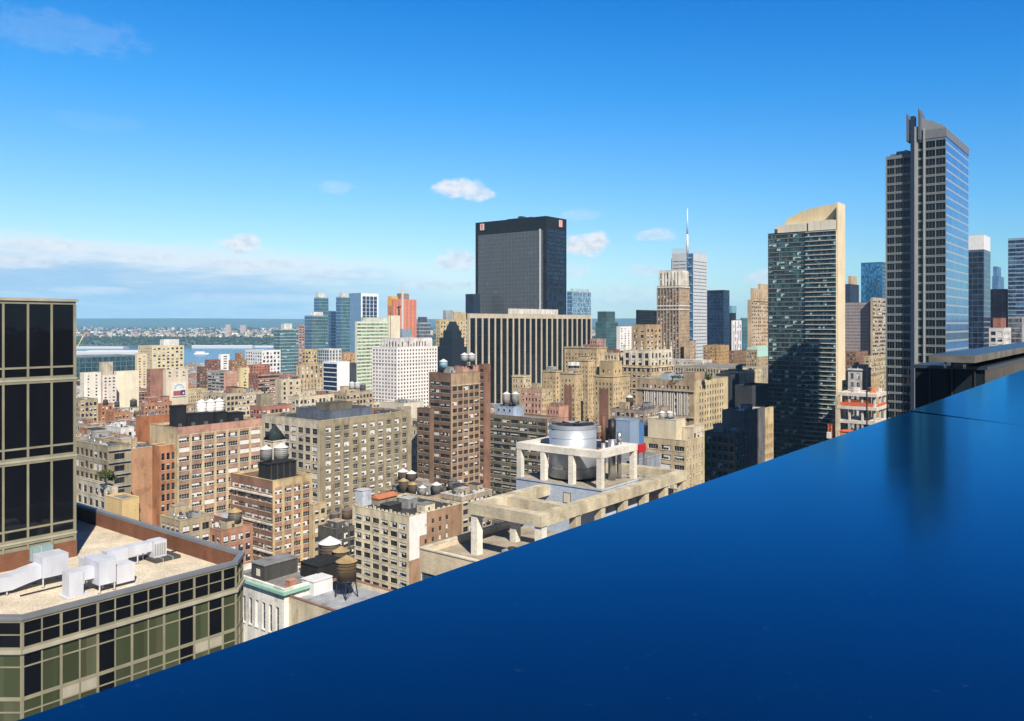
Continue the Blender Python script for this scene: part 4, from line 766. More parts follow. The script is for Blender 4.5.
# -------- pergola building
CON = wall((.56, .50, .37), .32, .85, .35); CONW = wall((.70, .67, .60), .2, .8, .4); BLUB = wall((.40, .47, .58), .15, .7)
def pergola():
    nx, ny = 3.58, 100.0; M = (nx, ny, 0)
    root = thing('office_building', 'beige office building with low parapet under the concrete roof frame', 'building', M, RZ)
    u0, u1, v0, v1, zr = -4.0, 40.5, -1.6, 16.6, 95.0; wm = W_((.60, .52, .38), .2); wins = []
    mb = MB(); st = sty('curtain', fh=3.9, bw=3.2, wh=2.2, sill=.9, pw=.2, n=2, gl=G_BLUE, top=2.2, rd=.2)
    facade(mb, 'R', u0, v0, u1-u0, 0, zr+.8, st, wm, wins, 60); facade(mb, 'L', u0, v0, v1-v0, 0, zr+.8, st, wm, wins, 60); shell(mb, u0, v0, u1-u0, v1-v0, 0, zr+.8, wm)
    mb.build('facade', root); roofing(root, 'roof', u0, v0, u1-u0, v1-v0, zr+.8, RTAN, wm, W_((.62, .57, .46)), .8)
    uu, vv = uv(nx, ny); BOXES.append((uu+u0, vv+v0, 0, uu+u1, vv+v1, zr)); put_windows(root, wins, local(nx, ny), 105)
    for (a, b, w, l, h) in ((.6, 5.2, 2.2, 1.5, 1.3), (2.2, 2.6, 1.6, 1.6, 1.9), (3.0, 5.0, 1.2, 1.2, 1.0), (.8, 2.4, 1.1, 1.6, .8)):
        t = MB(); m = FR_G if w > 1.5 else paint((.09, .09, .09)); t.box(0, w, 0, l, .25, h, m); t.cyl(w/2, l/2, h+.003, h+.2, min(w, l)*.35, DKMET, n=12); t.box(.1, .2, .1, l-.1, 0, .248, DKMET); t.box(w-.2, w-.1, .1, l-.1, 0, .248, DKMET)
        t.build('rooftop_unit', root, (a, b, zr))
    # frame
    zt, bh, bd = 101.7, 1.45, 1.5
    fr = thing('concrete_roof_frame', 'weathered concrete beam frame standing on posts above the beige office roof', 'roof frame', M, RZ)
    def beam(x0, x1, y0, y1, z0=zt-bh, z1=zt): t = MB(); t.box(x0, x1, y0, y1, z0, z1, CON); t.build('beam', fr)
    beam(0, 39, 0, bd); beam(0, bd, bd, 11.8); beam(bd, 17, 10.3, 11.8); beam(6.2, 7.5, bd, 10.3, zt-bh, zt-.02); beam(28, 29.5, bd, 14, zt-bh, zt-.02); beam(37.5, 39, bd, 14, zt-bh, zt-.02); beam(29.5, 37.5, 12.6, 14, zt-bh, zt-.02)
    for x, y in ((.1, .1), (.1, 10.4), (8.2, 10.4), (7.6, .12), (13.6, .12), (19.6, .12), (25.6, .12), (31.6, .12), (37.6, .12)):
        t = MB(); t.box(x+.1, x+1.2, y+.05, y+1.1, zr-.15, zt-bh-.003, CONW if y > 5 or x < 1 else CON); t.build('post', fr)
    sl = thing('roof_terrace_slab', 'flat beige concrete slab behind the posts, beyond the silver tank', 'slab', M, RZ)
    t = MB(); t.box(27.6, 40, 3, 18, 97.6, 98.3, CON, RTAN); t.box(28.2, 39.4, 3.6, 17.4, zr-.15, 97.597, W_((.42, .40, .36))); t.build('slab', sl)
    # blue plant house
    ph = thing('plant_house', 'pale blue-grey plant house under the white ring frame with a dark door', 'plant house', M, RZ)
    a0, a1, b0, b1, zh = 16, 25.9, 1.55, 16.4, 102.2
    t = MB(); t.box(a0, a1, b0, b1, zr-.15, zh-.25, BLUB, RGREY); t.build('wall', ph); t = MB(); t.box(a0-.12, a1+.12, b0-.12, b1+.12, zh-.247, zh, BLUB, RTAN); t.build('roof', ph)
    t = MB(); t.box(a0-.05, a0-.004, 6.6, 7.9, zr+3.6, zr+6.0, FR_D); t.box(a0-.08, a0-.051, 6.7, 7.8, zr+4.6, zr+5.9, BL_C); t.build('door', ph)
    # ring frame
    rf = thing('white_ring_frame', 'white concrete ring beam on posts around the silver tank', 'roof frame', M, RZ); zf = 107.3; bh2, w2 = .95, 1.5
    for x0, x1, y0, y1 in ((a0, a1, b0, b0+w2), (a0, a1, b1-w2, b1), (a0, a0+w2, b0+w2, b1-w2), (a1-w2, a1, b0+w2, b1-w2)):
        t = MB(); t.box(x0, x1, y0, y1, zf-bh2, zf, CONW); t.build('beam', rf)
    for x, y in ((a0+.05, b0+.05), (a0+.05, 6.3), (a0+.05, 11.2), (a0+.05, b1-.85), (a1-.85, b0+.05), (a1-.85, b1-.85), (a1-.85, 8.5)):
        t = MB(); t.box(x, x+.8, y, y+.8, zh+.002, zf-bh2-.002, CONW); t.build('post', rf)
    # tank
    tk = thing('silver_cooling_tank', 'big silver cylinder tank with open railed rim inside the white ring frame', 'tank', M, RZ)
    SIL = paint((.42, .47, .54), .48, .5, .12); cx, cy, r = 20.6, 9.4, 3.5
    t = MB(); n = 56; i0 = len(t.v)
    t.cyl(cx, cy, zh+.35, 109.6, r, SIL, n=n, cap=TAR); 
    for z in (103.9, 106.1, 108.3): t.cyl(cx, cy, z, z+.06, r+.035, SIL, n=n)
    t.build('drum', tk)
    t = MB()
    for k in range(n):
        a = 2*math.pi*k/n; b = 2*math.pi*(k+1)/n
        for q0, q1, flip in ((r+.05, r+.05, 0), (r-.25, r-.25, 1)):
            p = [(cx+q0*math.cos(a), cy+q0*math.sin(a), 109.6), (cx+q0*math.cos(b), cy+q0*math.sin(b), 109.6), (cx+q0*math.cos(b), cy+q0*math.sin(b), 110.15), (cx+q0*math.cos(a), cy+q0*math.sin(a), 110.15)]
            t.face(p[::-1] if flip else p, SIL, True)
        t.face([(cx+(r+.05)*math.cos(a), cy+(r+.05)*math.sin(a), 110.15), (cx+(r+.05)*math.cos(b), cy+(r+.05)*math.sin(b), 110.15), (cx+(r-.25)*math.cos(b), cy+(r-.25)*math.sin(b), 110.15), (cx+(r-.25)*math.cos(a), cy+(r-.25)*math.sin(a), 110.15)], SIL)
    for k in range(4): a = k*math.pi/4+.3; t.bar((cx+r*.93*math.cos(a), cy+r*.93*math.sin(a), 110.1), (cx-r*.93*math.cos(a), cy-r*.93*math.sin(a), 110.1), .12, DKMET)
    t.build('rim', tk)
    t = MB()
    for k in range(12): a = 2*math.pi*k/12; t.bar((cx+(r-.1)*math.cos(a), cy+(r-.1)*math.sin(a), 110.14), (cx+(r-.1)*math.cos(a), cy+(r-.1)*math.sin(a), 110.65), .03, DKMET)
    for k in range(24): a = 2*math.pi*k/24; b = 2*math.pi*(k+1)/24; t.bar((cx+(r-.1)*math.cos(a), cy+(r-.1)*math.sin(a), 110.65), (cx+(r-.1)*math.cos(b), cy+(r-.1)*math.sin(b), 110.65), .03, DKMET)
    t.build('railing', tk)
    t = MB(); t.box(a0+2.4, a0+2.9, 9.2, 12.2, zh+.5, zh+4.0, paint((.56, .62, .72), .4)); t.build('hatch', tk)
    for k in range(6):
        a = math.pi*k/3; t = MB(); t.box(cx+r*.8*math.cos(a)-.15, cx+r*.8*math.cos(a)+.15, cy+r*.8*math.sin(a)-.15, cy+r*.8*math.sin(a)+.15, zh+.003, zh+.349, DKMET); t.build('foot', tk)
    # chimneys at the near right corner
    def stack(label, u, v, r, z0, z1, z2, m1, m2):
        s = thing('chimney_pipe', label, 'chimney', M, RZ); t = MB(); t.cyl(u, v, z0, z1, r, m1, n=20); t.build('lower_pipe', s)
        t = MB(); t.cyl(u, v, z1+.003, z2, r*1.03, m2, n=20, cap=DKMET); t.build('upper_pipe', s)
    stack('black topped silver chimney pipe, the thickest beside the ring frame', 22.6, 3.9, .55, zh, 108.2, 111.0, METAL, paint((.012, .012, .014), .5))
    stack('brown rusty chimney pipe left of the black one', 21.4, 4.6, .3, zh, 107.7, 111.6, METAL, paint((.14, .07, .045), .7))
    stack('second brown chimney pipe half hidden by the rusty one', 22.2, 5.1, .3, zh, 107.7, 111.5, METAL, paint((.16, .085, .05), .7))
    stack('short silver chimney pipe right of the black one', 24.1, 3.6, .34, zh, 107.6, 109.0, METAL, METAL)
    # red box behind
    rb = thing('red_box_sign', 'bright red box on grey posts at the corner of the cream stone block', 'box', (*at(641, 446, 250)[:2], 0), RZ)
    z = H-(452-HY)/F*250; t = MB(); t.box(-2.2, 2.0, -.6, .6, z, z+2.3, paint((.5, .02, .02), .5)); t.build('box', rb)
    for x in (-1.8, 1.6): t = MB(); t.box(x-.2, x+.2, -.2, .2, z-16, z-.004, METAL); t.build('post', rb)
    lb = thing('grey_podium_block', 'grey metal plant block with flat roof carrying the red box', 'building', (*at(625, 460, 262)[:2], 0), RZ)
    zz = H-(466-HY)/F*250; t = MB(); t.box(-9, 16, -4.2, 14, 0, zz, W_((.30, .34, .40))); t.build('wall', lb); t = MB(); t.box(-9.15, 16.15, -4.35, 14.15, zz+.003, zz+.4, W_((.40, .42, .44)), RGREY); t.build('roof', lb)

# -------- glass apartment tower with sail crest
def glass_apartments():
    d = 600; nx, a, b = foot(768, 836, 843.5, d); h = H-(229-HY)/F*d; wins = []
    root = thing('glass_apartment_tower', 'dark green glass apartment tower with curved tan crest and pale floor lines', 'building', (nx, d, 0), RZ)
    mb = MB(); wm = W_((.055, .07, .075)); CR = W_((.62, .52, .33), .12)
    s1 = sty('curtain', fh=3.42, bw=3.0, pw=.22, sill=.62, wh=2.5, n=2, gl=G_TOW, bl=paint((.36,.56,.54),.3), fr=FR_D, rd=.08, m=.2, top=1.0, wv=(18,2,1,1,1,2,1,10), floors=60, wall=wm)
    split = b*.44
    facade(mb, 'L', 0, 0, split, 0, h, sty('curtain', **{**s1, 'belt': 'all', 'belth': .42, 'beltd': 1.0, 'beltm': W_((.56,.56,.52), .1)}), wm, wins, 20)
    facade(mb, 'L', .8, split, b-split, 0, h, sty('curtain', **{**s1, 'belt': 'all', 'belth': .26, 'beltd': .3, 'beltm': W_((.33,.36,.35), .1)}), wm, wins, 20)
    mb.face([(0,split,0),(.8,split,0),(.8,split,h),(0,split,h)][::-1], wm)
    facade(mb, 'R', 0, 0, a, 0, h, sty('vert', bw=8, pw=6.4, fh=3.42, wh=3.3, sill=.05, pil=.3, gl=G_TOW, wall=W_((.70,.62,.50), .12)), CR, wins, 40)
    shell(mb, 0, 0, a, b, 0, h, wm); mb.face([(0,0,h),(a,0,h),(a,b,h),(0,b,h)], RGREY); mb.build('facade', root)
    uu, vv = uv(nx, d); BOXES.append((uu, vv, 0, uu+a, vv+b, h)); put_windows(root, wins, local(nx, d), 400)
    k = d/F
    t = MB(); t.box(1.0, a-.5, b*.42, b*.88, h+.003, h+9*k*.9, W_((.62,.58,.48), .12)); t.box(.2, a-.3, .2, b*.40, h+.003, h+11*k*.9, W_((.66,.62,.52), .12)); t.build('crown_band', root)
    cols = [(b*.80, 12.5), (b*.72, 17), (b*.6, 20.5), (b*.45, 23.6), (b*.3, 25.4), (b*.15, 26.4), (b*.02, 26.8)]
    prof = [(b*.80, h+.004)]+[(y, h+zz*k) for y, zz in cols]+[(b*.02, h+.004)]
    t = MB(); t.slab(prof, a*.45, a*.62, 'x', CR); t.build('crest', root)
    t = MB(); t.box(.35, a-.02, -1.2, -.31, 0, h+27*k, W_((.70,.60,.42), .12)); t.build('edge_pier', root)
    t = MB(); t.box(-.1, a*.2, .0, 1.6, h+11*k*.9+.003, h+11*k*.9+2, FR_D); t.box(-.1, 1.4, b*.86, b*.9, h+.003, h+3, FR_D); t.build('roof_unit', root)

# -------- silver-banded tower
def banded_tower():
    d = 435; nx, a, b = foot(885.5, 946, 968.5, d); k = d/F; h = H-(127-HY)*k; wins = []
    root = thing('banded_office_tower', 'tallest tower with silver floor bands, dark windows and twin roof fins', 'building', (nx, d, 0), RZ)
    BAND = paint((.20, .235, .26), .45, .2, .08); DK = paint((.13, .15, .175), .45, .2); mb = MB(); fh = 9.05*k
    b2 = foot(915, 946, 968.5, d)[2]; b1 = foot(911, 946, 968.5, d)[2]
    s = sty('ribbon', fh=fh, bw=4.4, pw=.3, n=3, wh=fh*.78, sill=fh*.12, m=.15, top=11*k, gl=G_BLK, bl=G_GREY, fr=BAND, wv=(14,1,0,0,0,0,0,8), rd=.3, floors=40, wall=BAND)
    facade(mb, 'L', 0, 0, b2, 0, h, s, BAND, wins, 20)
    hl = h-22*k; facade(mb, 'L', 1.6, b1, b-b1, 0, hl, {**s, 'top': 2.5*k}, BAND, wins, 20)
    gr = glass((.30, .48, .76), .9, .04, cell=(3, 3, 5), lo=.8, hi=1.15)
    facade(mb, 'R', 0, 0, a, 0, h, sty('ribbon', fh=fh, bw=3.4, pw=.08, n=1, wh=fh*.80, sill=fh*.1, m=.2, top=3.2, gl=gr, bl=gr, fr=BAND, wv=(1,0,0,0,0,0,0,0), rd=.05, floors=40, wall=paint((.42, .47, .52), .3, .3)), BAND, wins, 20)
    shell(mb, 0, 0, a, b, 0, hl-.01, BAND); shell(mb, 0, 0, a, b1, hl-.01, h, BAND)
    mb.face([(0,0,h-.4),(a,0,h-.4),(a,b1,h-.4),(0,b1,h-.4)], TAR); mb.face([(1.6,b1,hl-.4),(a,b1,hl-.4),(a,b,hl-.4),(1.6,b,hl-.4)], TAR); mb.build('facade', root)
    uu, vv = uv(nx, d); BOXES.append((uu, vv, 0, uu+a, vv+b1, h)); BOXES.append((uu, vv+b1, 0, uu+a, vv+b, hl)); put_windows(root, wins, local(nx, d), 435)
    t = MB(); t.box(-1.6, 3.0, b2+.02, b2+1.9, 0, h+15*k, paint((.025, .04, .075), .4)); t.build('shaft', root)
    RB = paint((.33, .35, .34), .5); t = MB(); t.box(-1.3, -.003, b2-1.5, b2+.0, 0, h+4*k, RB); t.build('rib', root); t = MB(); t.box(-.9, -.003, b2-4.9, b2-4.2, 0, h+1, RB); t.build('rib', root)
    t = MB(); t.box(2, 9, b1+1.6, b-2.0, hl-.39, hl+1.6*k, DK); t.box(2.2, 9, b1+1.6, b-5.0, hl+1.6*k+.003, hl+4*k, BAND); t.build('roof_step', root)
    def fin(y0, y1, za, zb, x1): t = MB(); t.slab([(y1, h-10*k), (y0, h-10*k), (y0, h+zb*k), (y1, h+za*k)], -1.9, x1, 'x', DK); t.build('fin', root)
    fin(b2+2.62, b2+3.9, 19, 11, 6); fin(b2-3.0, b2-1.9, 22.5, 16, 9)
    t = MB(); y = b2-3.0; t.slab([(y, h+.0), (y, h+14*k), (y-2.2, h+10.5*k), (y-5.5, h+9*k), (y-8, h+5*k), (y-9.5, h+4.6*k), (y-12, h)][::-1], 2.0, 8, 'x', paint((.24, .26, .29), .5)); t.build('fin', root)
    t = MB(); t.box(-.25, a+.2, -.25, b2, h-9.5*k, h-.41, paint((.17, .18, .20), .5)); t.build('cap_band', root)
    t = MB(); t.box(3, a-4, b1+3, b-9, hl+.003, hl+5*k, DK); t.box(3, a-6, b1+6, b-6, hl+.004, hl+2.6*k, DK); t.build('plant_floor', root)

# -------- masted tower with screens
def masted_tower():
    d = 1100; nx, a, b = foot(672, 691, 707, d); h = H-(253-HY)/F*d; k = d/F; wins = []
    root = thing('masted_tower', 'pale grey screened tower with a tall white mast and blue corner notch', 'building', (nx, d, 0), RZ)
    SC = wall((.50, .53, .56), .08); mb = MB(); st = sty('ribbon', fh=4.6, bw=8, wh=1.1, sill=1.6, pw=1, n=1, gl=G_GREY, bl=G_GREY, m=1, floors=70, top=8, rd=.05)
    n0 = 6.5
    facade(mb, 'R', n0, 0, a-n0, 0, h, st, SC, wins, 60); facade(mb, 'L', 0, n0, b-n0, 0, h, st, SC, wins, 60); shell(mb, 0, 0, a, b, 0, h, SC)
    mb.face([(n0,0,0),(n0,n0,0),(n0,n0,h),(n0,0,h)][::-1], W_((.08,.16,.28))); mb.face([(0,n0,0),(n0,n0,0),(n0,n0,h),(0,n0,h)], W_((.08,.16,.28))); mb.face([(n0,0,h),(a,0,h),(a,b,h),(0,b,h),(0,n0,h),(n0,n0,h)], RGREY); mb.build('facade', root)
    put_windows(root, wins, local(nx, d), 1101); uu, vv = uv(nx, d); BOXES.append((uu+3, vv+3, 0, uu+a, vv+b, h))
    t = MB()
    for i in range(40): z = h-6-i*6; t.bar((1.5, n0-.2, z), (n0-.2, 1.5, z-(6 if i % 2 else 0)), .5, paint((.2, .3, .42), .4), 4)
    t.build('bracing', root)
    t = MB()
    for i in range(18): y = n0+i*(b-n0)/17; t.box(-.1, .2, y-.3, y+.3, h+.003, h+5*k+(i % 3)*.6, SC)
    for i in range(14): x = n0+i*(a-n0)/13; t.box(x-.3, x+.3, -.1, .2, h+.003, h+4*k+(i % 3)*.6, SC)
    t.build('roof_screen', root)
    t = MB(); t.box(a*.2, a*.55, b*.55, b+6, 0, h-4*k, W_((.06,.12,.22))); t.build('dark_wing', root)
    t = MB(); t.cyl(n0+4, n0+4, h, h+20*k, 1.9, BL_W, r2=1.2, n=10); t.cyl(n0+4, n0+4, h+20*k+.01, h+46*k, 1.1, BL_W, r2=.5, n=10); t.build('mast', root)

# -------- concrete frame under construction
def concrete_frame():
    d = 410; nx, a, b = foot(837, 876, 887, d); k = d/F
    root = thing('concrete_frame_building', 'half-built concrete frame with orange safety netting between its slabs', 'building site', (nx, d, 0), RZ)
    CW = W_((.66, .62, .56), .2); NET = paint((.62, .13, .045), .8); NET2 = paint((.66, .22, .07), .8)
    zs = [H-(y-HY)*k for y in (394, 407.5, 422, 436, 450)]
    for i, z in enumerate(zs): t = MB(); t.box(-.6 if i < 2 else .3, a, -.6 if i < 2 else .3, b, z-1.6, z, CW); t.build('floor_slab', root)
    for i in range(5):
        zl = zs[i+1] if i < 4 else 0
        for x in (.4, a*.5, a-1.4):
            for y in (.4, b*.33, b*.66, b-1.3):
                t = MB(); t.box(x, x+.9, y, y+.9, zl+.002, zs[i]-1.602, CW if i < 2 else W_((.42,.42,.42))); t.build('column', root)
    t = MB(); t.box(.15, .25, b*.06, b*.94, zs[1]+.3, zs[1]+1.9, NET); t.box(a*.1, a*.9, -.2, -.1, zs[1]+.3, zs[1]+1.5, NET); t.box(.6, 1.2, b*.2, b*.8, zs[1]+.2, zs[1]+3.4, paint((.25,.08,.04), .8)); t.build('safety_netting', root)
    t = MB(); t.box(-.5, .0, b-1.6, b+.6, zs[3]-20, zs[0]-2, W_((.66,.58,.42))); t.build('corner_pier', root)
    t = MB()
    for (x, y, w, m) in ((a*.3, 2, 2, NET2), (a*.6, 5, 2.4, NET), (a*.2, b*.5, 3, FR_W), (a*.5, b*.7, 2.5, FR_G), (a*.75, 1.5, 1.6, BL_W), (a*.5, b*.3, 2, DKMET)): t.box(x, x+w, y, y+w*.8, zs[0]+.003, zs[0]+1.2+w*.4, m)
    t.build('material_stacks', root)
    t = MB()
    for i in range(9): y = i*b/8; t.bar((-.4, y, zs[0]), (-.4, y, zs[0]+1.3), .06, NET2)
    t.bar((-.4, 0, zs[0]+1.2), (-.4, b, zs[0]+1.2), .06, NET2); t.build('guard_rail', root)
    # hoist and small orange structures to its left
    x, y, z = at(831, 440, 410)
    h = thing('site_hoist', 'red and orange lattice site hoist at the corner of the half-built frame', 'hoist', (x, y, 0), RZ)
    t = MB(); z1 = H-(424-HY)*k
    for (p, q) in ((0, 0), (1.4, 0), (0, 1.4), (1.4, 1.4)): t.bar((p, q, 0), (p, q, z1), .16, NET, 4)
    for i in range(int(z1/2)): zz = i*2; t.bar((0, 0, zz), (1.4, 0, zz+2), .09, NET2, 4); t.bar((0, 1.4, zz), (0, 0, zz+2), .09, NET2, 4)
    t.build('mast', h); t = MB(); t.box(-1.6, -.2, -.2, 1.6, z1-7, z1-4, BL_W); t.build('cabin', h)
    x, y, z = at(846, 437, 402); h = thing('site_shed', 'orange site shed in front of the hoist', 'shed', (x, y, 0), RZ); t = MB(); t.box(-3, 4, -2, 2, 0, H-(429-HY)*k, NET2, NET); t.box(-3.3, 4.3, -2.3, 2.3, H-(429-HY)*k+.003, H-(429-HY)*k+.3, NET); t.build('walls', h)

# -------- dark peaked block added in place of a tower's cast shadow
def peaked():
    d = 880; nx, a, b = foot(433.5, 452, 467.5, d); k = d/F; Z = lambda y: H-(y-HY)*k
    root = thing('cast_shadow_block', 'stepped peaked navy block standing in for a tower shadow on the tan stone block', 'building', (nx, d, 0), RZ)
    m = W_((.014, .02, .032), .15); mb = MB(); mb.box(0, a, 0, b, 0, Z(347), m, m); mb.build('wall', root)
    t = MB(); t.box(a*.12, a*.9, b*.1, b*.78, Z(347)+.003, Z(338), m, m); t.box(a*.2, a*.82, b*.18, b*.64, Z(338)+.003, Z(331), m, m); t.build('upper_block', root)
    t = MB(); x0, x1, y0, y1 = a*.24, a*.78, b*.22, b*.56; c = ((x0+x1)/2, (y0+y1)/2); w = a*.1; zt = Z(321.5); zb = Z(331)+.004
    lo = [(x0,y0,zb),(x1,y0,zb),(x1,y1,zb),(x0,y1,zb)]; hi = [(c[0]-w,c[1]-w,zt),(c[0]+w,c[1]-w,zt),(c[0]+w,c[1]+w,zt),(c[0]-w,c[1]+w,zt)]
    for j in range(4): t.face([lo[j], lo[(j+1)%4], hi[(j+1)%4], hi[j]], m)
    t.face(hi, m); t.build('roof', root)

# -------- own building: blue-black ledge, wall, terrace
LED_H = .45; LEDGE_TINT = (.14, .60, 1.0, 1)
def own_building():
    zt = H-LED_H; v1 = 1.02
    LM, nt, b = newmat('polished_ledge'); MATS['ledge'] = LM
    out = nt.nodes['Material Output']; nt.nodes.remove(b)
    df = nd(nt, 'ShaderNodeBsdfDiffuse'); gs = nd(nt, 'ShaderNodeBsdfGlossy'); mx = nd(nt, 'ShaderNodeMixShader'); fr = nd(nt, 'ShaderNodeFresnel'); fr.inputs['IOR'].default_value = 1.62
    dust = ramp(nt, noise(nt, 55, 2, scaled(nt, (1, 1, 1))), [(.70, (.0004, .010, .036)), (.80, (.010, .026, .055))]); smear = ramp(nt, noise(nt, 1.3, 5, scaled(nt, (1, .35, 1)), .65), [(.3, (.8, .8, .8)), (.7, (1.25, 1.2, 1.15))])
    nt.links.new(mul(nt, dust, smear), df.inputs['Color'])
    rr = ramp(nt, noise(nt, 2.2, 6, scaled(nt, (.6, 1.6, 1)), .7), [(.3, (.115,)*3), (.6, (.145,)*3), (.78, (.19,)*3)]); nt.links.new(rr, gs.inputs['Roughness']); gs.inputs['Color'].default_value = LEDGE_TINT
    nt.links.new(fr.outputs[0], mx.inputs[0]); nt.links.new(df.outputs[0], mx.inputs[1]); nt.links.new(gs.outputs[0], mx.inputs[2]); nt.links.new(mx.outputs[0], out.inputs['Surface'])
    root = thing('polished_ledge', 'broad dark blue polished parapet ledge reflecting the sky in the foreground', 'ledge', (0, 0, 0), RZ)
    u_s = None
    # joint of the two panels, from pixels (895,409) and (1024,426)
    def P(px, py): d = F*LED_H/(py-HY); return uv((px-CX)/F*d, d)
    ja = P(895, 409.5); jb = P(1024, 425.5); dirj = ((jb[0]-ja[0]), (jb[1]-ja[1])); tt = (-3.2-ja[1])/dirj[1]; jc = (ja[0]+dirj[0]*tt, -3.2); t1 = (v1-ja[1])/dirj[1]; ja = (ja[0]+dirj[0]*t1, v1)
    g = .012
    mb = MB(); mb.prism([(-6, -3.2), (jc[0]-g, -3.2), (ja[0]-g, v1), (-6, v1)], zt-.12, zt, LM); o = mb.build('panel', root)
    bv = o.modifiers.new('bevel', 'BEVEL'); bv.width = .006; bv.segments = 2
    mb = MB(); e = 12.0
    def tilt(u, v): return zt+.004+(u-ja[0])*.0045+(v1-v)*-.010
    pts = [(jc[0]+g, -3.2), (e, -3.2), (e, v1), (ja[0]+g, v1)]
    mb.face([(*p, tilt(*p)) for p in pts], LM); mb.face([(*p, zt-.12) for p in pts[::-1]], LM)
    for j in range(4): p, q = pts[j], pts[(j+1)%4]; mb.face([(*p, zt-.12), (*q, zt-.12), (*q, tilt(*q)), (*p, tilt(*p))], LM)
    mb.build('panel', root)
    t = MB(); t.prism([(-5.98, -3.15), (e-.02, -3.15), (e-.02, v1-.03), (-5.98, v1-.03)], zt-.9, zt-.123, paint((.05, .055, .065), .6)); t.build('base', root)
    hb = thing('home_building', 'the tower whose ledge fills the foreground, pale stone walls below', 'building', (0, 0, 0), RZ)
    wins = []; mb = MB(); wm = W_((.4, .37, .32)); u0, u1, w0 = -6.0, e, -24.0
    s = sty('punch', fh=3.6, bw=3.2, pw=1.5, wh=1.9, floors=8, top=2.4); L = u1-u0
    mb.box(u0, u1, w0, v1-.06, 0, zt-.903, wm, RTAN); mb.build('wall', hb)
    for k in range(8):
        for i in range(5):
            t = 'hw'
            if t not in WT: q = MB(); q.box(-.8, .8, -.05, .0, 0, 1.9, G_DARK); q.box(-.9, .9, -.1, .02, -.15, -.003, FR_W); WT[t] = q.mesh('window')
            link('window', WT[t], hb, (u0+2+i*3.4, v1-.055, zt-5-k*3.7), math.pi)
    uu = None

def canopy_house():
    d = 40; k = d/F; nx, a, b = foot(915, 985, 1150, d); h = H-(370-HY)*k
    root = thing('dark_roof_pavilion', 'dark glass rooftop pavilion under a thin overhanging canopy beyond the ledge', 'pavilion', (nx, d, 0), RZ)
    DG = glass((.010, .016, .024), .0, .12, cell=(1.2, 1.2, 9), spec=.15); mb = MB(); mb.box(0, a, 0, b, 0, h, DG, TAR); mb.build('glass_box', root)
    t = MB(); t.box(-.12, a+.1, -.12, b+.12, h+.003, h+.16, paint((.03, .045, .07), .3)); t.build('coping', root)
    t = MB()
    for i in range(6): y = .4+i*1.0; t.box(-.06, -.003, y, y+.06, h-6, h, DKMET)
    t.build('mullion', root)
    n2, a2, b2 = foot(929, 975, 1100, d-2.5); ox, oy = uv(n2-nx, -2.5); z = H-(355.5-HY)*(d-2.5)/F
    t = MB(); t.box(ox, ox+a2, oy, oy+b2, z-.34, z, wall((.17, .16, .14), .3, .8, .9), paint((.03, .05, .085), .35)); t.build('canopy', root)
    t = MB(); t.box(ox+1.2, ox+a2-1, oy+1.2, oy+b2-.8, h+.17, z-.343, paint((.015, .018, .022), .5)); t.build('recess', root)
    for (x, y) in ((ox+.5, oy+.5), (ox+.5, oy+b2-.6)): t = MB(); t.cyl(x, y, h+.165, z-.342, .06, METAL, n=10); t.build('post', root)

# -------- water tanks
def tank(label, px, py, d, r, h, stand, wood=WOOD, cap=None, group='rooftop water tanks', legs=True):
    x, y, z = on(px, py, deck(d)) if isinstance(d, str) else at(px, py, d); cap = cap or paint((.60, .60, .60), .7)
    root = thing('water_tank', label, 'water tank', (x, y, z), RZ, group)
    t = MB(); t.cyl(0, 0, stand, stand+h, r, wood, r2=r*.96, n=22)
    for i in range(5): t.cyl(0, 0, stand+.2+i*h/5.4, stand+.27+i*h/5.4, r*1.012, DKMET, n=22)
    t.build('barrel', root)
    t = MB(); t.cyl(0, 0, stand+h+.003, stand+h+r*.62, r*1.1, cap, r2=0.06, n=22, smooth=False); t.build('cone_roof', root)
    if stand > .6:
        t = MB(); t.cyl(0, 0, stand-.35, stand-.003, r*.98, DKMET, n=12); t.build('platform', root)
        for sx in (-1, 1):
            for sy in (-1, 1):
                t = MB(); t.bar((sx*r*.62, sy*r*.62, stand-.352), (sx*r*.8, sy*r*.8, 0), .13, DKMET, 4)
                t.bar((sx*r*.8, sy*r*.8, .1), (-sx*r*.62, sy*r*.62, stand-.5), .06, DKMET, 4); t.build('leg', root)
    return root
CAPY = wall((.42, .31, .16), .3); CAPW = paint((.66, .66, .66), .6); STEEL = paint((.40, .41, .42), .5); WHT = paint((.72, .71, .68), .5); GRYW = wall((.30, .29, .27), .3)
def loft_face(px):
    n = (177-CX)/F*325; k = (px-CX)/F; t = (k*325-n)/(U[0]-k*U[1]); return 325+U[1]*t
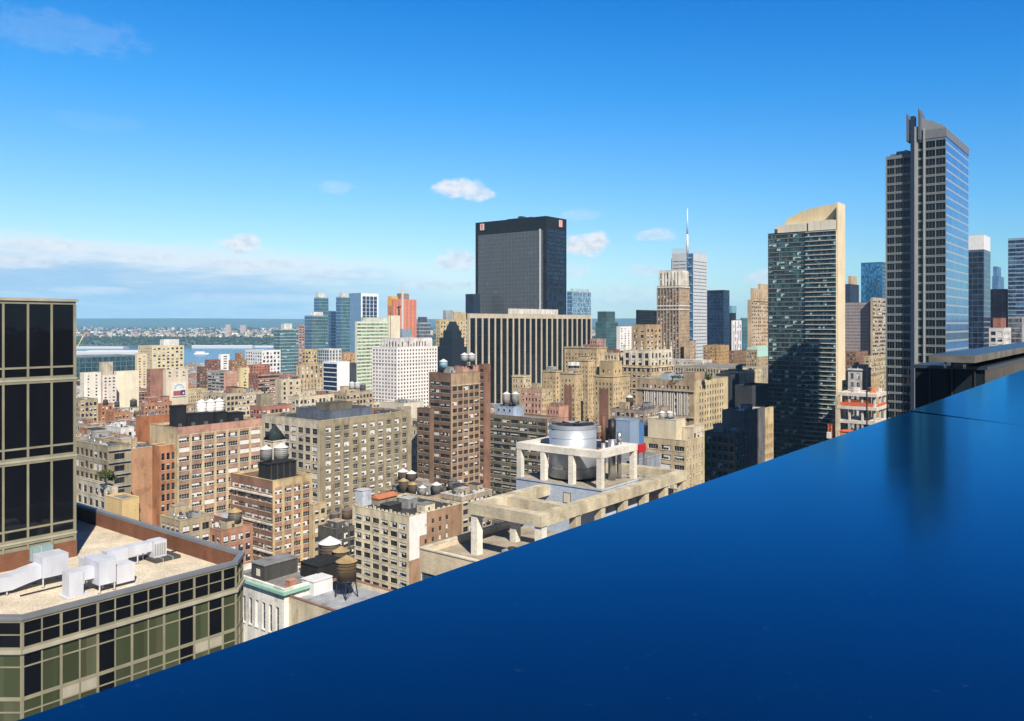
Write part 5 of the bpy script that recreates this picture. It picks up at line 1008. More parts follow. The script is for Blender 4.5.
def tanks():
    tank('brown wooden water tank with yellow cone roof on tall legs, nearest of all', 346.5, 597, 'beige stone building with arched', 1.95, 3.5, 3.6, wall((.15, .10, .055), .4), CAPY)
    tank('dark wooden water tank with grey-white cone roof left of the nearest yellow-capped one', 330, 571, 'beige stone building with arched', 2.3, 3.6, 2.6, WOOD, CAPW)
    tank('second yellow-capped water tank tucked behind the nearest one', 341, 574, 'beige stone building with arched', 1.7, 2.4, 2.6, WOOD, CAPY)
    tank('yellow-capped wooden tank left of the paired castellated roof tanks', 403.5, 494, 'tan low loft', 2.2, 4.4, 1.6, WOOD, CAPY)
    tank('smaller yellow-capped wooden tank right beside its yellow-capped neighbour', 412.5, 496, 'tan low loft', 2.0, 3.9, 1.4, WOOD, CAPY)
    tank('white-capped dark tank behind the two yellow-capped ones', 403, 488, 'tan low loft', 2.4, 3.4, 4.4, WOOD, CAPW)
    tank('flat grey-capped tank right of the white-capped one', 411.5, 489, 'tan low loft', 2.2, 3.2, 4.2, WOOD, CAPW)
    tank('small pale tank with white cone in front of the brown tower loft', 422.5, 497, 'tan low loft', 1.7, 3.4, .9, GRYW, CAPW)
    tank('grey tank with snowy white cone between the pale and the bare dark tank', 436.5, 495, 'tan low loft', 2.1, 3.8, .9, wall((.14, .13, .12)), CAPW)
    tank('dark bare tank without white roof at the foot of the brown tower loft', 452.5, 491.5, 'tan low loft', 2.2, 4.3, .9, wall((.13, .115, .10)), paint((.12, .11, .1), .7))
    tank('grey water tank with white cone on the black frame of the ledged loft', 266, 467, 335, 2.4, 4.2, 3.2, wall((.24, .24, .25)), CAPW)
    tank('pale grey water tank right beside the one on the black frame', 281, 464, 345, 2.9, 4.6, 2.4, wall((.32, .32, .31)), CAPW)
    tank('wooden tank with pale yellow roof on a steel gantry left of the ledged loft', 235, 528, 'low brick loft with pink bulkhead', 2.1, 3.2, 2.2, wall((.16, .15, .12)), CAPY)
    tank('left grey tank of the pair on the green and brown banded loft', 506.5, 407, 468, 2.2, 5.6, 1.8, GRYW, CAPW)
    tank('right grey tank of the pair on the green and brown banded loft', 515.5, 407, 468, 2.2, 5.6, 1.8, GRYW, CAPW)
    tank('left steel tank on the black stand above the brown tower loft', 464.5, 367, 436, 2.0, 3.2, 3.2, STEEL, CAPW)
    tank('right steel tank on the black stand above the brown tower loft', 471.5, 367, 436, 2.0, 3.2, 3.2, STEEL, CAPW)
    tank('pale blue drum tank with white lid on the brown tower loft', 443.5, 374, 'brown brick tower loft with lit', 2.2, 3.2, 3.4, paint((.22, .42, .52), .5), CAPW)
    for px, lab in ((201.5, 'left'), (210.5, 'middle'), (219, 'right')):
        tank('white cylinder tank, %s of the three on the cream and salmon loft' % lab, px, HY+(H-deck('cream and salmon brick loft with'))*F/(loft_face(px)+13), loft_face(px)+13, 2.05, 6.4, 2.6, WHT, CAPW, 'white cylinder tanks')
    tank('black wooden tank, leftmost of three on the orange tenement', 105.5, 406, 600, 1.7, 3, 1.2, WOOD, paint((.1,.1,.1)))
    tank('black wooden tank in the middle of three on the orange tenement', 117, 408, 590, 1.7, 3, 1.2, WOOD, paint((.1,.1,.1)))
    tank('black wooden tank with broad base, rightmost of three on the orange tenement', 133.5, 408, 575, 2.3, 4, 1.4, WOOD, paint((.14,.15,.17)))
    tank('small dark tank above the thin grey loft roof near the silver-roofed hall', 264, 392, 'pale tan loft with flat roof', 2.2, 2.8, .4, WOOD, paint((.12,.12,.13)))
    tank('grey domed tank left of the paired one beside the white end wall', 352, 390, 'tan loft carrying', 2.1, 4.4, .5, STEEL, CAPW)
    tank('grey domed tank right of its twin beside the white end wall', 357.5, 390, 'tan loft carrying', 2.1, 4.4, .5, STEEL, CAPW)
    tank('dark domed tank right of the two grey domed ones', 363, 391, 'tan loft carrying', 2.0, 4.0, .5, wall((.1,.1,.1)), paint((.2,.2,.2)))
    tank('pale tank with white lid, left of the two on the cream block penthouse', 667-5, 419.6, 346, 1.3, 2.6, .3, STEEL, CAPW)
    tank('pale tank with white lid, right of the two on the cream block penthouse', 667+3, 419.6, 346, 1.3, 2.6, .3, STEEL, CAPW)
    tank('dark tank in the gap left of the castellated loft', 334.5, 523, 'black-roofed low loft', 2.1, 3.4, .6, WOOD, paint((.16,.14,.12)))
    tank('brown tank in the gap touching the castellated loft', 347, 520, 'black-roofed low loft', 2.2, 3.8, .6, wall((.13,.09,.06)), paint((.15,.12,.1)))
    # black tank enclosures along the cream and salmon loft roof
    for i, (px, py, w, h, lab) in enumerate(((178, 425, 5, 9, 'tallest and leftmost'), (191, 424, 5.4, 5.4, 'second from the tall one'), (203.5, 423, 6, 5.2, 'middle one below the white tanks'), (219.5, 421, 4.6, 5.0, 'second last'), (234, 420, 6, 4.2, 'last before the red roof edge'))):
        fd = loft_face(px)+5.5; x, y, z = (px-CX)/F*fd, fd, deck('cream and salmon brick loft with'); root = thing('tank_enclosure', 'black boxed roof enclosure on the cream and salmon loft, %s' % lab, 'roof enclosure', (x, y, z), RZ, 'black roof enclosures')
        m = wall((.018, .018, .02), .25); t = MB(); t.box(-w/2, w/2, -w*.4, w*.4, 0, h, m); t.box(-w/2-.2, w/2+.2, -w*.4-.2, w*.4+.2, h+.003, h+.25, m); t.build('box', root)
        t = MB(); t.box(-w*.2, w*.1, -w*.4-.05, -w*.4-.003, .2, 2.1, paint((.10,.10,.10))); t.build('door', root)
    # black frame below the tanks of the ledged loft
    x, y, z = at(279, 478, 336); root = thing('tank_enclosure', 'black clad tank frame on the brown loft with white ledges', 'roof enclosure', (x, y, z), RZ)
    t = MB(); m = wall((.022, .021, .021), .3); t.box(-5.5, 7.0, -1.5, 6, 0, 6.2, m); t.box(-5.9, 7.4, -1.9, 6.4, 6.203, 6.6, m); t.build('box', root)
    t = MB()
    for i in range(5): t.box(-5+i*3, -4.6+i*3, -1.65, -1.503, 0, 6.1, paint((.06, .055, .05)))
    t.build('rib', root)
    x, y, z = on(330, 581, deck('beige stone building with arched')); root = thing('roof_shed', 'black shed under the white-capped tank on the grey roof', 'roof enclosure', (x, y, z), RZ); t = MB(); t.box(-4.4, 2.4, -1.5, 4, 0, 4.2, m); t.box(-4.6, 2.6, -1.7, 4.2, 4.203, 4.4, m); t.build('walls', root)
    x, y, z = on(325, 591, deck('beige stone building with arched')); root = thing('roof_shed', 'white panelled shed on the grey roof near the brick chimney', 'roof enclosure', (x, y, z), RZ); mw = paint((.68, .68, .70), .6); t = MB(); t.box(-3.4, 1.3, -.8, 3, 0, 2.7, mw); t.box(-3.55, 1.45, -.95, 3.15, 2.703, 2.85, mw); t.build('walls', root)
    x, y, z = on(275, 576, deck('white classical building with')); root = thing('roof_shed', 'dark grey shed with a small light hatch behind the copper-green cornice', 'roof enclosure', (x, y, z), RZ); mg = wall((.07, .07, .068)); t = MB(); t.box(-3.6, 4.6, -1.5, 3, 0, 3.1, mg); t.box(-3.8, 4.8, -1.7, 3.2, 3.103, 3.3, RGREY); t.build('walls', root); t = MB(); t.box(-3.69, -3.603, 0, 1.2, .8, 2.2, BL_C); t.build('hatch', root)
    x, y, z = on(291, 593, deck('beige stone building with arched')); root = thing('brick_chimney', 'square pink brick chimney between the white and the beige classical buildings', 'chimney', (x, y, z), RZ); t = MB(); t.box(-.8, .8, -.7, .7, 0, 2.6, W_((.45, .22, .15))); t.build('shaft', root); t = MB(); t.box(-.9, .9, -.8, .8, 2.603, 2.8, W_((.5, .28, .2))); t.build('cap', root)
    x, y, z = on(366, 506, deck('cream castellated loft with')); root = thing('roof_shed', 'pale blue-white tank house on the castellated loft', 'roof enclosure', (x, y, z), RZ); t = MB(); t.box(-1.6, 3.4, .5, 5, 0, 6.2, W_((.50, .56, .66))); t.box(-1.8, 3.6, .3, 5.2, 6.203, 6.5, paint((.5, .52, .55))); t.build('walls', root)
    x, y, z = on(384, 503, deck('cream castellated loft with')); root = thing('roof_shed', 'long rust red metal roof shed on the castellated loft', 'roof enclosure', (x, y, z), RZ); t = MB(); t.box(-5, 5.5, -2, 3, 0, 2.6, W_((.30, .26, .2))); t.slab([(-2.6, 2.61), (3.6, 2.61), (3.6, 2.9), (.5, 4.0), (-2.6, 2.9)], -5.4, 6, 'x', paint((.46, .16, .07), .7)); t.build('walls', root)
    x, y, z = on(398, 512.5, deck('cream castellated loft with')); root = thing('roof_shed', 'black flat shed at the parapet of the castellated loft', 'roof enclosure', (x, y, z), RZ); t = MB(); t.box(-4, 3, 1, 6, 0, 3.2, m); t.box(-4.2, 3.2, .8, 6.2, 3.203, 3.4, TAR); t.build('walls', root)
    # white painted corner of the castellated loft, battlements
    # turret beside the ledged loft
    x, y, z = at(275, 455, 372); root = thing('roof_turret', 'cream roof turret with a steep green-black pyramid roof', 'turret', (x, y, z), RZ); t = MB(); t.box(-3.2, 3.2, -3.2, 3.2, -z, 6.5, W_((.62, .57, .45))); t.box(-3.5, 3.5, -3.5, 3.5, 6.503, 7.2, W_((.66, .62, .52))); t.build('walls', root)
    t = MB(); t.cyl(0, 0, 7.203, 14, 5.2, W_((.035, .05, .05)), r2=.05, n=4); o = t.build('pyramid_roof', root); o.rotation_euler = (0, 0, math.pi/4)
    t = MB(); t.box(-3.26, -3.203, -1, 1, 2, 5, FR_D); t.box(-1, 1, -3.26, -3.203, 2, 5, FR_D); t.build('window', root)

def infill_tanks():
    for lab, x, y, z in TANKS:
        px = CX+F*x/y; tank(lab, px, HY+(H-z)*F/y, y, RND.uniform(1.5, 2.1), RND.uniform(2.8, 3.8), RND.uniform(1.6, 3.4), RND.choice([WOOD, GRYW, wall((.15, .10, .06), .4)]), RND.choice([CAPW, CAPY, paint((.2, .19, .18), .7)]))
def battlements(root, s):
    t = MB(); a, b, h = s['a'], s['b'], s['h']; n = int(b/2.3)
    for i in range(n):
        y = (i+.25)*b/n; t.box(.03, .42, y, y+b/n*.5, h+.165, h+.8+(.5 if i % 4 == 0 else 0), s['wm'])
    n = int(a/3)
    for i in range(n): x = (i+.25)*a/n; t.box(x, x+a/n*.4, .03, .42, h+.165, h+.7, s['wm'])
    t.build('battlement', root)
    # white painted corner panel
    t = MB(); t.box(-.02, 9.5, -.05, -.012, h-8.5, h-.05, paint((.74, .73, .72), .7)); t.box(-.02, 5.5, -.048, -.012, h-17, h-8.503, paint((.74, .73, .72), .7)); t.build('painted_corner', root)
def pinnacles(root, s):
    t = s['tiers'][0]
    for x, y in ((.5, .5), (t['a']-.5, .5), (.5, t['b']-.5), (t['a']*.33, .4), (t['a']*.66, .4), (.4, t['b']*.33), (.4, t['b']*.6)):
        m = MB(); m.box(-.6, .6, -.6, .6, 0, 2.4, GW); m.cyl(0, 0, 2.403, 6.4, .75, GW, r2=.1, n=6); m.build('pinnacle', root, (t['u']+x, t['v']+y, t['z1']+.17))
def fin_sign(root, s):
    h, a, b = s['h'], s['a'], s['b']; pk = paint((.80, .50, .46), .5); rd = paint((.42, .08, .07), .5)
    for side in 'LR':
        t = MB()
        if side == 'L':
            y = b-8.5; t.box(-.9, -.1, y-6.2, y, h-10.2, h-2, pk); f = lambda y0, y1, z0, z1: t.box(-1.0, -.91, y0, y1, z0, z1, rd)
            f(y-4.0, y-2.6, h-9.2, h-3); f(y-2.6, y-1.7, h-4.6, h-3.6)
        else:
            x = a*.62; t.box(x, x+6.2, -.9, -.1, h-10.6, h-2.2, pk); f = lambda x0, x1, z0, z1: t.box(x0, x1, -1.0, -.91, z0, z1, rd)
            f(x+2.5, x+3.9, h-9.6, h-3.2); f(x+1.6, x+2.5, h-4.8, h-3.8)
        t.build('number_sign', root)
    t = MB(); t.box(a*.2, a*.6, b*.25, b*.6, h-.5, h+2.2, paint((.02,.025,.035))); t.box(a*.3, a*.5, b*.42, b*.47, h+2.21, h+5, DKMET); t.build('plant_floor', root)
    t = MB(); t.box(-1.3, -.2, 7.5, 9.5, 30, h-15, paint((.5, .52, .55), .35)); t.build('bright_mullion', root)
def planted(root, s):
    m, nt, bb = newmat('leaves'); c = ramp(nt, noise(nt, 1.2, 2, scaled(nt, (1, 1, 1))), [(.3, (.03, .05, .012)), (.7, (.11, .13, .03))]); nt.links.new(c, bb.inputs['Base Color']); bb.inputs['Roughness'].default_value = .8
    MATS['leaf'] = m
def leafball(n, rx, ry, rz, size, mat, seed, cz=0):
    r = random.Random(seed); mb = MB()
    for i in range(n):
        while True:
            p = Vector((r.uniform(-1, 1), r.uniform(-1, 1), r.uniform(-1, 1)))
            if p.length < 1: break
        p = Vector((p.x*rx, p.y*ry, cz+p.z*rz)); d = Vector((r.gauss(0, 1), r.gauss(0, 1), r.gauss(0, 1))).normalized(); e = d.orthogonal().normalized(); g = d.cross(e); s = size*r.uniform(.6, 1.5)
        mb.face([tuple(p+e*s), tuple(p+g*s*.8), tuple(p-e*s*.7), tuple(p-g*s*.9)], mat)
    return mb
def billboard(root, s):
    a, h = s['a'], s['h']; k = s['d']/F; x0 = a*.28; x1 = a*.88; z1 = h-13.5*k; z0 = h-27.5*k
    t = MB(); t.box(x0, x1, -.8, -.2, z0, z1, BL_W); zm = (z0+z1)/2; w = x1-x0
    t.box(x0+w*.06, x1-w*.04, -.85, -.803, z0+1, zm-1, paint((.33, .09, .10), .5)); t.box(x0+w*.62, x1-w*.04, -.9, -.853, z0+1, zm-.6, paint((.05, .03, .10), .5)); t.box(x0+w*.76, x0+w*.88, -.95, -.903, z0+2.2, zm-2.4, paint((.6, .58, .66), .5))
    for i in range(7):
        aa = math.pi*(i+.5)/7; cx = x0+w*.5-math.cos(aa)*w*.32; cz = zm+1+math.sin(aa)*(z1-zm)*.62; t.box(cx-w*.06, cx+w*.06, -.85, -.803, cz-.8, cz+.5, paint((.22, .42, .46) if i < 5 else (.4, .4, .6), .5))
    t.build('billboard', root)

def cranes():
    x, y, z = at(76, 352, 1350); k = 1350/F
    r = thing('crane', 'yellow and white lattice crane boom at the river shed, by the dark tower', 'crane', (x, y, 0), 0); YL = paint((.6, .48, .12), .6)
    t = MB(); t.bar((-4, 0, 60), (-1, 0, z+4), 1.6, BL_W, 4); t.build('mast', r)
    t = MB(); t.bar((-1, 0, z), (7*k, 0, z+16*k), .7, BL_W, 4); t.bar((2*k, 0, z+6*k), (9.5*k, 0, z+19*k), .75, YL, 4)
    t.build('boom', r)
    x, y, z = at(402.5, 330, 1480); k = 1480/F
    r = thing('tower_crane', 'white tower crane mast in front of the orange-netted tower', 'crane', (x, y, 0), RZ)
    t = MB(); t.box(-1.2, 1.2, -1.2, 1.2, 0, z+38*k, BL_W); t.build('mast', r)
    t = MB(); t.bar((0, 0, z+38*k+.1), (-2*k, 0, z+47*k), .5, BL_W, 4); t.bar((-3*k, 0, z+39*k), (3*k, 0, z+40*k), .9, YL, 4); t.build('jib', r)
    x, y, z = at(390.5, 352, 820); k = 820/F
    r = thing('flag_pole', 'thin dark mast in front of the cream tower', 'mast', (x, y, 0), 0); t = MB(); t.bar((0, 0, 60), (0, 0, H+11*k), .25, DKMET, 6); t.build('pole', r)
    x, y, z = at(171, 219.5, 120); r = thing('bird', 'tiny dark bird gliding in the open sky', 'bird', (x, y, z), .4); t = MB()
    t.face([(-.28, 0, .06), (-.03, .07, 0), (0, -.1, 0), (-.05, -.06, .01)], DKMET); t.face([(.28, 0, .06), (.05, -.06, .01), (0, -.1, 0), (.03, .07, 0)], DKMET); t.cyl(0, 0, -.02, .03, .05, DKMET, n=6); t.build('body', r)

def arches(root, s):
    """tall white window surrounds with round heads between the two cornices"""
    b, h = s['b'], s['h']; n = 7; WH = paint((.74, .72, .68), .6); z0 = h-2.4-5*4.0+1.2; z1 = h-2.4-4.0-1.6
    for i in range(n):
        y = b*(.14+.115*i); w = b*.036; t = MB(); t.box(-.32, -.06, y-w, y-w+.45, z0, z1, WH); t.box(-.32, -.06, y+w-.45, y+w, z0, z1, WH); t.box(-.30, -.05, y-.22, y+.22, z0, z1, WH)
        for k in range(8):
            a, c = math.pi*k/8, math.pi*(k+1)/8; r0, r1 = w-.45, w
            t.face([(-.33, y+r0*math.cos(a), z1+r0*math.sin(a)), (-.33, y+r0*math.cos(c), z1+r0*math.sin(c)), (-.33, y+r1*math.cos(c), z1+r1*math.sin(c)), (-.33, y+r1*math.cos(a), z1+r1*math.sin(a))], WH)
        o = t.build('arched_surround', root); t = MB(); t.box(-.05, -.012, y-w+.45, y+w-.45, z0, z1, G_DARK); t.build('pane', o)
def stripe(root, s):
    b, h = s['b'], s['h']; t = MB(); t.box(-.22, -.02, b*.24, b*.70, 20, h-9, W_((.25, .125, .09))); t.build('brick_stripe', root)

def pink_band(root, s):
    t = MB(); t.box(.02, s['a'], -.07, -.012, s['h']-2.7, s['h']-.03, W_((.50, .29, .22))); t.build('parapet_band', root)
# ------------------------------------------------------------------ ground, river, far shore, sky, light
def far_shore():
    asphalt = roofmat((.07, .07, .072), .02)
    t = MB(); L = 17000; t.face([(-L, -L, 0), (L, -L, 0), (L, L, 0), (-L, L, 0)], asphalt); t.build('ground', kind='structure')
    m, nt, b = newmat('river'); b.inputs['Base Color'].default_value = (.035, .10, .17, 1); b.inputs['Roughness'].default_value = .22
    bp = nd(nt, 'ShaderNodeBump'); bp.inputs['Strength'].default_value = .5; bp.inputs['Distance'].default_value = 1
    nt.links.new(noise(nt, .05, 4, scaled(nt, (1, 2, 1))), bp.inputs['Height']); nt.links.new(bp.outputs[0], b.inputs['Normal'])
    t = MB(); t.face([(-16000, 2480, .35), (16000, 2480, .35), (16000, 4240, .35), (-16000, 4240, .35)], m); t.build('water', kind='structure')
    rows = [(4220, -2), (4240, 3), (4330, 7), (4370, 24), (4420, 42), (4600, 50), (6000, 54), (8000, 62), (10500, 66), (12500, 95), (14000, 185), (15000, 196), (16500, 120)]
    hm = roofmat((.07, .095, .075), .004); r = random.Random(5); xs = [-16500+i*300 for i in range(111)]
    ph = [(r.uniform(.00025, .0016), r.uniform(0, 6.3), r.uniform(.2, 1)) for _ in range(9)]
    def terr(x, y):
        for (y0, z0), (y1, z1) in zip(rows, rows[1:]):
            if y0 <= y <= y1: z = z0+(z1-z0)*(y-y0)/(y1-y0); break
        else: z = rows[-1][1]
        n = sum(w*math.sin(f*x+p+y*.0004) for f, p, w in ph)
        if y > 12000: z += n*6+max(0, (-x-6200)/260)
        elif y > 4400: z += n*1.2
        return z
    me = bpy.data.meshes.new('hills'); nx = len(xs)
    me.from_pydata([(x, y, terr(x, y)) for y, _ in rows for x in xs], [], [(j*nx+i, j*nx+i+1, (j+1)*nx+i+1, (j+1)*nx+i) for j in range(len(rows)-1) for i in range(nx-1)])
    me.materials.append(hm); link('hills', me, kind='structure')
    # woods on the bluff, as one mass
    leaf = []
    for c in ((.035, .055, .022), (.05, .075, .03), (.028, .042, .022)): leaf.append(wall(c, .3))
    t = MB()
    def clump(x, y, z, s, mt):
        p = [(x+s*r.uniform(.7, 1.2), y, z), (x, y+s, z), (x-s*r.uniform(.7, 1.2), y, z), (x, y-s, z), (x+s*.3*r.uniform(-1, 1), y, z+s*r.uniform(.6, 1.3)), (x, y, z-s*.7)]
        for f in ((0,1,4),(1,2,4),(2,3,4),(3,0,4),(1,0,5),(2,1,5),(3,2,5),(0,3,5)): t.face([p[i] for i in f], mt)
    for i in range(2600):
        y = r.uniform(4330, 4470); x = r.uniform(-3000, 900); clump(x, y, terr(x, y)+r.uniform(-1, 7), r.uniform(5, 12), r.choice(leaf))
    for i in range(1300):
        y = r.uniform(4480, 9000); x = r.uniform(-.64*y, .15*y); clump(x, y, terr(x, y)+3, r.uniform(6, 13)*y/5000, r.choice(leaf))
    t.build('treeline', kind='stuff')
    t = MB(); mt = [wall(c, .15) for c in (WHITE, CREAM, (.5, .44, .38), (.42, .36, .3), (.36, .2, .15), (.3, .28, .27), (.55, .46, .38), (.42, .27, .22))]
    rm = [roofmat((.3, .3, .31)), roofmat((.45, .44, .42)), roofmat((.2, .13, .1))]
    for i in range(2000):
        y = 4470+4800*r.random()**1.5; x = r.uniform(-.64*y, .15*y); z = terr(x, y); w, l, h = r.uniform(8, 26), r.uniform(8, 20), r.uniform(6, 14)*(1.9 if r.random() < .06 else 1)
        t.box(x, x+w, y, y+l, z-3, z+h, r.choice(mt), r.choice(rm), False)
    t.build('far_shore_town', kind='stuff')
    def slab(name, label, px, py, d, w, l, zb, mat, cat):
        x, y, z = at(px, py, d); o = thing(name, label, cat, (x, y, zb), 0); q = MB(); q.box(-w/2, w/2, 0, l, 0, z-zb, mat); q.build('wall', o)
        q = MB(); q.box(-w/2-.6, w/2+.6, -.6, l+.6, z-zb+.01, z-zb+1.5, WHITE_R); q.build('roof', o); q = MB()
        for i in range(int((z-zb)/5)): q.box(-w/2+1, w/2-1, -.3, -.01, 2+i*5, 4+i*5, FR_G)
        q.build('window_rows', o, kind='stuff')
    WHITE_R = paint((.66, .67, .68), .6)
    slab('apartment_tower', 'pinkish apartment tower, left of two on the far shore ridge', 228, 325, 5600, 34, 25, 52, W_((.55, .40, .34)), 'building')
    slab('apartment_tower', 'pinkish apartment tower, right of two on the far shore ridge', 243, 325.5, 5600, 40, 25, 52, W_((.50, .36, .31)), 'building')
    slab('pier_shed', 'white ferry pier shed at the foot of the far wooded bluff', 222, 345.6, 4100, 300, 40, .3, paint((.62, .66, .70), .6), 'pier shed')
    slab('pier_shed', 'short white pier shed beside the far ferry pier', 262, 346, 4180, 130, 40, .3, paint((.55, .60, .66), .6), 'pier shed')
    slab('pier_shed', 'long pale pier shed on the near river bank beyond the exhibition hall', 100, 352, 2800, 330, 60, .3, paint((.60, .62, .64), .6), 'pier shed')
    slab('pier_shed', 'white pier shed with grey upper floor behind the long pale one', 120, 351, 3200, 260, 60, .3, paint((.50, .54, .60), .6), 'pier shed')
    slab('pier_shed', 'distant grey pier shed under the wooded bluff near the crane', 92, 347, 4000, 300, 60, .3, paint((.60, .58, .56), .6), 'pier shed')
    x, y, z = at(201, 353, 3300); o = thing('ferry_boat', 'white ferry boat on the river', 'boat', (x, y, .4), .1); q = MB(); q.prism([(-26, -5), (20, -5), (30, 0), (20, 5), (-26, 5)], -.3, 5, BL_W); q.build('hull', o); q = MB(); q.box(-20, 14, -3.6, 3.6, 5.01, 11, WHITE_R); q.build('cabin', o)

def low_roofs():
    """the mass of low roofs a kilometre and more off"""
    t = MB(); r = random.Random(21); cols = [farwall(c) for c in (CREAM, TAN, (.46, .26, .18), WHITE, (.36, .32, .28), (.40, .20, .14), LIME, (.52, .42, .34))]
    rf = [TAR, RGREY, SILV, RTAN, RBRN, RGREY]; bx = np.array(BOXES)
    def put(u, v, a, b, z):
        c = r.choice(cols); k = r.choice(rf)
        def bb(u0, u1, v0, v1, z0, z1, cc=c):
            t.prism([xy(u0, v0), xy(u1, v0), xy(u1, v1), xy(u0, v1)], z0, z1, cc, k)
        bb(u, u+a, v, v+b, 0, z)
        for _ in range(r.randint(1, 3)): w, l = r.uniform(3, 7), r.uniform(3, 7); uu, vv = u+r.uniform(1, a-8), v+r.uniform(1, b-8); bb(uu, uu+w, vv, vv+l, z+.01, z+r.uniform(2, 5))
    for q in REST: put(*q)
    for iu in range(-10, 90):
        for iv in range(-70, 70):
            u = iu*34+(iu//4)*16+r.uniform(0, 4); v = iv*30+(iv//2)*15+r.uniform(0, 3); x, y = xy(u+13, v+12)
            if y < 1255 or y > 2400: continue
            px = CX+F*x/y
            if px < 40 or px > 1060: continue
            a, b = r.uniform(17, 32), r.uniform(15, 28)
            if ((bx[:, 0] < u+a+2) & (bx[:, 3] > u-2) & (bx[:, 1] < v+b+2) & (bx[:, 4] > v-2)).any(): continue
            z = r.uniform(7, max(9, min(H-(370+r.random()*12-HY)/F*y, 34))); put(u, v, a, b, z)
    t.build('low_roofs', kind='stuff')

def shade_tower():
    x, y = 174, 165
    root = thing('neighbour_tower', 'tall stone tower beyond the right edge whose shade falls on the dark grey block', 'building', (x, y, 0), RZ)
    t = MB(); wm = W_((.42, .38, .32)); wins = []; st = sty('vert', bw=5, pw=2.4, fh=4, wh=3, floors=6); facade(t, 'R', 0, 0, 50, 0, 300, st, wm, wins, 200); facade(t, 'L', 0, 0, 46, 0, 300, st, wm, wins, 200); shell(t, 0, 0, 50, 46, 0, 300, wm); t.build('facade', root)
    roofing(root, 'roof', 0, 0, 50, 46, 300, TAR, wm, None, 1); q = MB()
    for c, r_, w, h, s_ in wins: me, mb = wtemplate(w, h, 1, FR_D, G_DARK, BL_W, 0, 1, False, False); link('window', me, root, c, r_) if False else None
    t = MB()
    for c, r_, w, h, s_ in wins:
        if r_ == 0: t.face([(c[0]-w/2, c[1], c[2]), (c[0]+w/2, c[1], c[2]), (c[0]+w/2, c[1], c[2]+h), (c[0]-w/2, c[1], c[2]+h)], G_DARK)
        else: t.face([(c[0], c[1]+w/2, c[2]), (c[0], c[1]-w/2, c[2]), (c[0], c[1]-w/2, c[2]+h), (c[0], c[1]+w/2, c[2]+h)], G_DARK)
    t.build('window_rows', root, kind='stuff')

